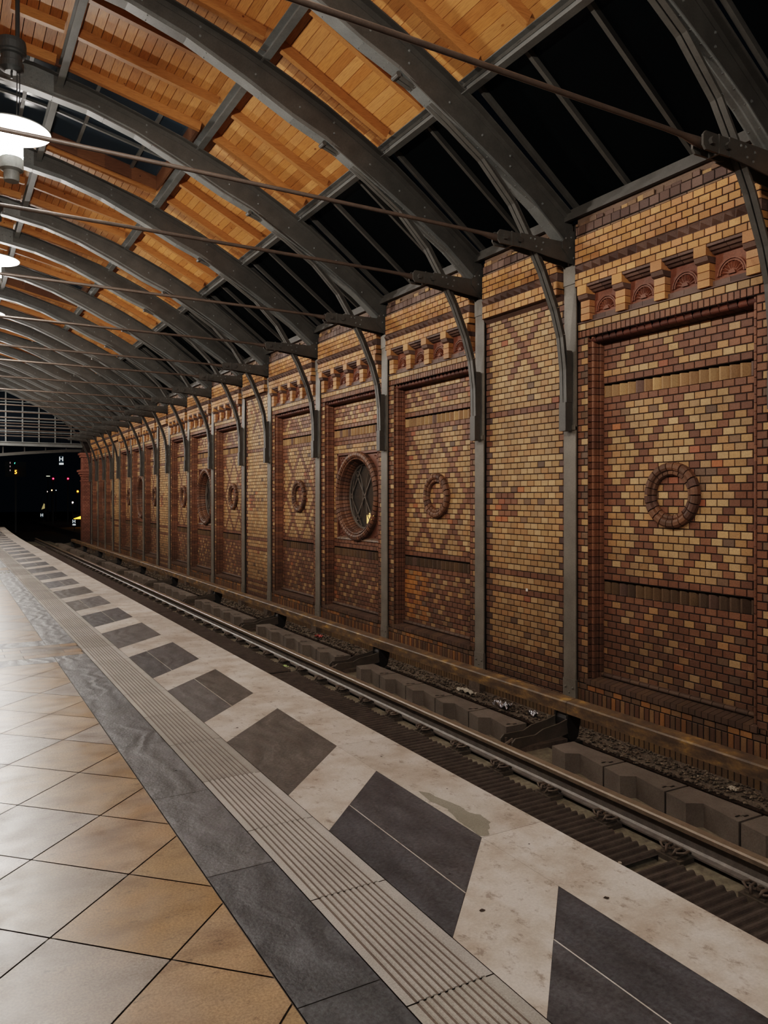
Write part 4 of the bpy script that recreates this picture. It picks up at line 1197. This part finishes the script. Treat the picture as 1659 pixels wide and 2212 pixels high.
for j, (x, y) in enumerate(((3.36, 3.9), (3.48, 3.84), (3.45, 3.6), (3.75, 3.55), (3.2, 4.6), (3.6, 5.2))):
    mb = MB(); mb.lathe([(0, -.826), (.012, -.828), (.012, -.838), (0, -.838)], x, y, 8)
    tag(mb.build('dropped_cigarette_end', M['paper']), 'tiny pale cigarette end on the ribbed mat, %s from the camera' % ORD[j], 'cigarette end', 'cigarette ends on the mats')

# ------------------------------------------------------------------ lamps
LAMPS = []
def lamp_proto():
    r = empty('pendant_lamp')
    d = MB(); Rr = .378
    d.lathe([(.02, .06), (.15, .055), (.28, .035), (.35, .015), (Rr, .0), (.37, -.008)], 0, 0, 48); sh = d.build('shade', M['lampgrey'], r, smooth=True)
    d = MB(); d.lathe([(.37, -.008), (.30, -.02), (.2, -.03), (.105, -.035)], 0, 0, 48); d.build('reflector', M['lampwhite'], sh, smooth=True)
    d = MB(); d.lathe([(.105, -.035), (.108, -.29)], 0, 0, 32); lt = d.build('light_tube', M['lampglass'], r, smooth=True)
    d = MB(); d.lathe([(.0, -.285), (.11, -.285), (.112, -.37), (.11, -.40), (.075, -.42), (.075, -.49), (.07, -.515), (0, -.515)], 0, 0, 32); d.build('end_cap', M['lampgrey'], lt, smooth=False)
    w = MB(); w.tube([(.05, .0, .05), (.05, 0, .75)], .006, 6); w.tube([(.075, .0, .05), (.075, 0, .75)], .006, 6); w.build('suspension_wire', M['lampdark'], r)
    g = MB(); g.lathe([(0, .90), (.135, .90), (.14, .86), (.14, .79), (.125, .78), (.125, .76), (.1, .75), (.1, .69), (.115, .68), (.115, .62), (.06, .59), (0, .59)], 0, 0, 28); g.tube([(.0, 0, .59), (0, 0, .53)], .012, 6); g.build('gear_housing', M['lampdark'], r)
    w = MB(); w.tube([(.055, 0, .88), (.055, 0, 1.98)], .022, 8); w.build('hanging_pole', M['lampdark'], r)
    return r
lp = lamp_proto(); n = 0
LY = [(-5.0, .6), (-.4, .6), (4.15, .6), (8.7, .6), (13.55, .68), (17.6, .72), (22, .75), (26.5, .75), (31, .75), (35.5, .75), (39.5, .75)]
for y, x in LY:
    o = lp if n == 0 else dup(lp); o.location = (x, y, 5.22)
    t = ('round glowing pendant lamp over the platform, %s along the hall' % ordw(n))
    tag(o, t, 'lamp', 'pendant lamps over the platform centre'); n += 1

# ------------------------------------------------------------------ far end: gable screen, beams, end pillar
YG = 41.4
ep = empty('brick_end_pillar', (0, 0, 0)); tag(ep, 'reddish brick end pillar with moulded capital closing the wall', 'pillar')
pm_ = MB(); RB_ = [lin(c) for c in ((150, 100, 84), (140, 92, 78), (158, 108, 90))]
for r in range(-36, 26):
    z0 = ZC + (r - .5) * CH
    row(pm_, 6.05, 6.45, z0, z0 + CH, YEND + .62, RB_, .13, .5 * (r % 2), ax='x', side=1, mort=False)
    row(pm_, YEND + .62, YEND + 1.3, z0, z0 + CH, 6.05, RB_, .13, .5 * (r % 2), mort=False)
pm_.box(6.06, 6.8, YEND + .63, YEND + 1.3, -1.3, 4.4, MUD[0], 1); pm_.box(6.4, 6.8, YEND - .02, YEND + 1.3, -1.3, 4.8, MUD[1], 1)
pm_.build('pillar_shaft', [M['brick'], M['mortar']], ep)
cp_ = MB()
for z, e, h in ((2.55, .04, .1), (2.65, .1, .12), (2.77, .16, .1), (2.3, .03, .06), (3.5, .06, .12), (3.62, .12, .1)):
    cp_.box(6.05 - e, 6.8, YEND + .62 - e, YEND + 1.3 + e, z, z + h, RB_[0])
cp_.build('capital', [M['brick']], ep)
gs = empty('gable_screen'); tag(gs, 'steel glazing screen with posts and bars closing the far gable', 'gable screen')
g = MB(); f_ = MB()
def sof(x):
    x = x if x > XC else 2 * XC - x
    for p, q in zip(TOP, TOP[1:]):
        if p[0] <= x <= q[0]: return p[1] + (q[1] - p[1]) * (x - p[0]) / (q[0] - p[0])
    return 4.7
for k in range(-9, 5):
    x = 2.6 + .735 * k
    f_.box(x - .03, x + .03, YG - .05, YG + .05, 4.15, sof(x) - .1)
for z in (4.46, 4.68, 4.94, 5.2, 5.36, 5.66, 6.1, 6.6):
    xs_ = [x / 20 for x in range(-100, 130) if sof(x / 20) > z + .05]
    if xs_: f_.box(min(xs_), max(xs_), YG - .02, YG + .03, z - .02, z + .02)
f_.build('frame', M['steel'], gs)
n_ = 40
for i in range(n_):
    xa_ = -4.9 + 11.2 * i / n_; xb_ = -4.9 + 11.2 * (i + 1) / n_
    g.face([(xa_, YG, 4.15), (xb_, YG, 4.15), (xb_, YG, sof(xb_)), (xa_, YG, sof(xa_))])
g.build('pane', M['gableglass'], gs)
b = MB(); b.box(-5.2, 6.35, YG - .12, YG + .1, 3.98, 4.18); b.box(-5.2, 6.35, YG - .2, YG - .12, 4.14, 4.18); b.build('bottom_beam', M['steel'], gs)
b = MB()
for i in range(12):
    x0_ = 6.3 - i * .95; x1_ = x0_ - .95; zf = lambda x: 3.98 - .50 * max(0, min(1, (5.9 - x) / 5.3)) ** 1.2
    b.beam((x0_, YG + .3, zf(x0_) - .12), (x1_, YG + .3, zf(x1_) - .12), .12, .14)
    b.beam((x0_, YG + .3, 3.97), (x0_, YG + .3, zf(x0_) - .1), .05, .05, up=(0, 1, 0))
b.build('portal_beam', M['steel_dark'], gs)

# ------------------------------------------------------------------ left side of the hall (closes the room)
lw = MB()
for a, b in zip(ys, ys[1:]): lw.face([(-5.25, a, -1.4), (-5.25, b, -1.4), (-5.25, b, 4.8), (-5.25, a, 4.8)], pick(YEL + BRN))
def wallmat():
    m, t, b, o = nt('far_brick'); p = pos(t)
    br_ = t.nodes.new('ShaderNodeTexBrick'); br_.inputs['Scale'].default_value = 1; br_.inputs['Brick Width'].default_value = .13; br_.inputs['Row Height'].default_value = .077; br_.inputs['Mortar Size'].default_value = .006
    br_.inputs['Color1'].default_value = (*YEL[0], 1); br_.inputs['Color2'].default_value = (*BRN[0], 1); br_.inputs['Mortar'].default_value = (.03, .02, .015, 1)
    cx = t.nodes.new('ShaderNodeCombineXYZ'); t.links.new(sepz(t, p, 'Y'), cx.inputs[0]); t.links.new(sepz(t, p, 'Z'), cx.inputs[1]); t.links.new(cx.outputs[0], br_.inputs['Vector'])
    t.links.new(br_.outputs[0], b.inputs['Base Color']); b.inputs['Roughness'].default_value = .5; return m
tag(lw.build('wall_left', wallmat()), kind='structure')
bed = MB(); bed.box(-5.3, XL, Y0F, 46, -1.3, -.9); bed.build('ground', M['bed'])['kind'] = 'structure'

# ------------------------------------------------------------------ the night beyond
gd = MB(); gd.box(-30, 40, 46, 160, -1.6, -1.25); gd.box(WX + .5, 40, -10, 46, -6, -5); gd.build('ground', M['night'])['kind'] = 'structure'
wk = MB(); wk.prism([(8.2, -1.0), (14, -1.0), (14, -1.3), (8.2, -1.3)], 46, 90); tag(wk.build('service_walkway', plain('walkway_grey', (70, 66, 62), .9)), 'grey service walkway beside the track beyond the hall end', 'walkway')
rl = empty('walkway_railing'); tag(rl, 'dark railing along the service walkway beyond the hall end', 'railing')
r1 = MB()
for k in range(14): r1.box(13.9, 13.96, 46 + k * 3, 46.06 + k * 3, -1.0, .1)
r1.build('post', M['black'], rl)
r1 = MB()
for z in (-.3, .1): r1.box(13.9, 13.95, 46, 88, z - .03, z)
r1.build('rail_bar', M['rusty'], rl)

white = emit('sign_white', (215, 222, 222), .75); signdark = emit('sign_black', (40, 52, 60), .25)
fcount = 0
def text(body, size, mat, parent, loc, name='letter'):
    cu = bpy.data.curves.new(name, 'FONT'); cu.body = body; cu.size = size; cu.align_x = 'CENTER'; cu.align_y = 'CENTER'; cu.extrude = .003; cu.materials.append(mat)
    tmp = bpy.data.objects.new('tmp', cu); C.objects.link(tmp); dg = bpy.context.evaluated_depsgraph_get(); dg.update(); me = bpy.data.meshes.new_from_object(tmp.evaluated_get(dg)); bpy.data.objects.remove(tmp)
    o = bpy.data.objects.new(name, me); C.objects.link(o); o.parent = parent; o.location = loc; o.rotation_euler = (PI / 2, 0, -TH); return o
F = 1673.0; U0 = 829.5; V0 = 1074.0; H = 1.5; TH = math.atan((U0 + 122) / F)
def at(u, v, depth):
    a = (u - U0) / F; b = (V0 - v) / F; x = math.sin(TH) + a * math.cos(TH); y = math.cos(TH) - a * math.sin(TH); t = depth
    return (x * t, y * t, H + b * t)
def h_sign(u, v, depth, hgt, plate, label, dark=True):
    x, y, z = at(u, v, depth); r = empty('stop_sign_board', (x, y, z)); tag(r, label, 'stop sign')
    w = hgt * .62
    def bx(x0, x1, z0, z1, yy, mat, nm):
        mb = MB(); c, s = math.cos(-TH), math.sin(-TH)
        vs = [(p * c - q * s, p * s + q * c, zz) for p in (x0, x1) for q in (yy, yy + .02) for zz in (z0, z1)]
        mb.poly(vs, [(0, 1, 3, 2), (4, 6, 7, 5), (0, 4, 5, 1), (2, 3, 7, 6), (0, 2, 6, 4), (1, 5, 7, 3)]); mb.build(nm, mat, r)
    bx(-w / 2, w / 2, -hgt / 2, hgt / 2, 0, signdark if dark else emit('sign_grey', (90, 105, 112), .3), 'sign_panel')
    bx(-.03, .03, -hgt / 2 - 1.2 if z < 2 else -hgt / 2, -hgt / 2 if z < 2 else 2, .03, M['black'], 'sign_post')
    text('H', hgt * .95, white, r, (-.02 * math.sin(TH), -.02, 0))
    if plate:
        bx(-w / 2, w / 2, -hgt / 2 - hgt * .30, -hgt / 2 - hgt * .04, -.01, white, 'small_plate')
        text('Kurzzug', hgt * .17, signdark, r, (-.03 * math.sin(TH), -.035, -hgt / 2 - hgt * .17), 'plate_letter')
    return r
h_sign(132.5, 992, 50, .44, True, 'white letter H stop board with small plate high beyond the portal')
h_sign(90.5, 1113, 75, .42, False, 'white letter H stop board standing low beside the far track')
h_sign(160, 1126.5, 58, .36, True, 'white letter H stop board with plate low beside the end pillar')
# platform number display
x, y, z = at(34, 1020, 60); dr = empty('track_display', (x, y, z)); tag(dr, 'dark signal panel with glowing orange 5 and green arrow', 'signal panel')
mb = MB(); mb.box(-.75, .75, .03, .1, -.35, .8); mb.build('panel', M['black'], dr)
text('5', .42, emit('orange_led', (255, 150, 40), 5), dr, (0, -.03, 0), 'digit')
mb = MB(); c_, s_ = math.cos(TH), math.sin(TH); mb.poly([(-.28 * c_, -.02 + .28 * s_, .74), (-.04 * c_, -.02 + .04 * s_, .74), (-.16 * c_, -.02 + .16 * s_, .52)], [(0, 1, 2)]); mb.build('arrow', emit('green_led', (60, 220, 180), 4), dr)
mb = MB()
for zz in (.72, .44, .14): mb.box(-.42, -.36, -.0, .03, zz - .06, zz + .06)
pp = MB(); pp.box(-.06, .06, .04, .1, -z - 1.25, -.35); pp.build('post', M['black'], dr)
mb.build('white_mark', emit('dim_white', (150, 130, 130), .5), dr)
# distant signals and windows
def signal(name, u, v, d, rr, col, st_, label, cat, post=True, sx=1.0):
    x, y, z = at(u, v, d); r = empty(name, (x, y, z)); tag(r, label, cat)
    mb = MB(); n = 14
    mb.lathe([(0, rr), (rr * .7, rr * .7), (rr, 0), (rr * .7, -rr * .7), (0, -rr)], 0, 0, n); o = mb.build('lens', emit(name + '_glow', col, st_), r, smooth=True); o.scale = (sx, sx, 1)
    mb = MB(); mb.box(-rr * 1.3, rr * 1.3, rr * 1.05, rr * 2.2, -rr * 3, rr * 2)
    if post: mb.box(-.05, .05, rr * 1.6, rr * 1.6 + .1, -z - 1.25, -rr * 2)
    mb.build('housing', M['black'], r)
signal('signal_light', 115, 1034, 70, .075, (255, 40, 70), 5, 'red signal light over the dark tracks, beside the other red light', 'signal')
signal('signal_light', 147, 1034, 70, .075, (255, 40, 70), 5, 'red signal light closest to the red brick end pillar', 'signal')
signal('street_light', 168, 1061.5, 80, .09, (255, 150, 30), 8, 'small orange street light beside the end pillar', 'street light')
signal('street_light', 157, 1085.5, 75, .07, (255, 235, 230), 7, 'small white light above the walkway railing', 'light')
signal('street_light', 112, 1059, 90, .07, (255, 190, 120), 5, 'tiny warm light in the dark above the far tracks', 'light')
signal('street_light', 103, 1062, 95, .06, (255, 225, 210), 5, 'tiny white light, upper of a pair over the far tracks', 'light')
signal('street_light', 103, 1066.5, 96, .05, (230, 235, 255), 4, 'tiny white light, lower of a pair over the far tracks', 'light')
signal('street_light', 121, 1059, 95, .04, (200, 220, 240), 3, 'faint white light between warm light and end pillar', 'light')
# far strip lamp
x, y, z = at(104, 1028.5, 80); o = empty('strip_lamp', (x, y, z)); mb = MB(); mb.box(-.17, .17, 0, .06, -.025, .025); mb.build('tube', emit('strip_white', (210, 210, 180), 1.2), o); mb = MB(); mb.box(-.04, .04, .06, .14, -z - 1.25, .03); mb.build('post', M['black'], o); tag(o, 'short dim strip lamp left of the two red signals', 'lamp')
# orange streak, a flat glowing plate in front of a dark box
x, y, z = at(171, 1118, 65); mb = MB(); mb.poly([(-.45, 0, -.10), (.5, 0, -.12), (.55, 0, .14), (.1, 0, .10)], [(0, 1, 2, 3)]); mb.box(-.5, .6, .02, .3, -.3, .25); 
o = mb.build('orange_glow_plate', emit('orange_streak', (255, 170, 30), 6)); 
for p in list(o.data.polygons)[1:]: p.material_index = 0
o.data.materials.append(M['black'])
for p in list(o.data.polygons)[1:]: p.material_index = 1
o.location = (x, y, z); tag(o, 'glowing orange light streak beside the foot of the end pillar', 'lamp')
# pale figure-like signal box
x, y, z = at(94, 1094, 78); r = empty('trackside_marker', (x, y, z)); tag(r, 'pale yellowish trackside marker above the low H board', 'marker')
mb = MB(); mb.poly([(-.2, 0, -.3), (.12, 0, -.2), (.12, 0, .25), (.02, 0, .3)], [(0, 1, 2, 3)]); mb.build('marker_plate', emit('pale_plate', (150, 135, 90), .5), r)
mb = MB(); mb.box(-.04, .3, .03, .15, -.75, .1); mb.box(-.03, .03, .03, .1, -2.2, .5); mb.build('post', M['black'], r)
# house outside the round window
hs = empty('house', (0, 0, 0)); tag(hs, 'dark house facade with a lit yellow window, seen through the round window', 'house')
mb = MB(); mb.box(13.0, 15, 14, 34, -5, 3.0); mb.build('facade', M['darkwall'], hs)
def hwin(u, v, w_, h_):
    X_ = 12.97; a = (u - U0) / F; dx = math.sin(TH) + a * math.cos(TH); dy = math.cos(TH) - a * math.sin(TH); t = X_ / dx; y_ = dy * t; z_ = H + (V0 - v) / F * t
    mb = MB(); mb.box(X_ - .03, X_, y_ - w_ / 2, y_ + w_ / 2, z_ - h_ / 2, z_ + h_ / 2); return mb
hwin(803, 1122, .62, .30).build('lit_pane', emit('lit_window', (250, 190, 105), 1.6), hs); hwin(806, 1110, .5, .05).build('lit_pane', emit('lit_window2', (250, 200, 120), 1.4), hs)

# ------------------------------------------------------------------ world and camera
w = bpy.data.worlds.new('night'); sc.world = w; w.use_nodes = True; bg = w.node_tree.nodes['Background']
bg.inputs[0].default_value = (.10, .16, .26, 1); bg.inputs[1].default_value = .004
cam = bpy.data.cameras.new('camera'); co_ = bpy.data.objects.new('camera', cam); C.objects.link(co_)
cam.sensor_fit = 'AUTO'; cam.sensor_width = 36; cam.lens = F / 2212 * 36
cam.shift_x = 0; cam.shift_y = -(1106 - V0) / 2212
co_.location = (0, 0, H); co_.rotation_euler = (PI / 2, 0, -TH)
cam.clip_start = .05; cam.clip_end = 400
sc.camera = co_
sc.view_settings.view_transform = 'Filmic'; sc.view_settings.look = 'Medium High Contrast'; sc.view_settings.exposure = 0.95; sc.view_settings.gamma = 1
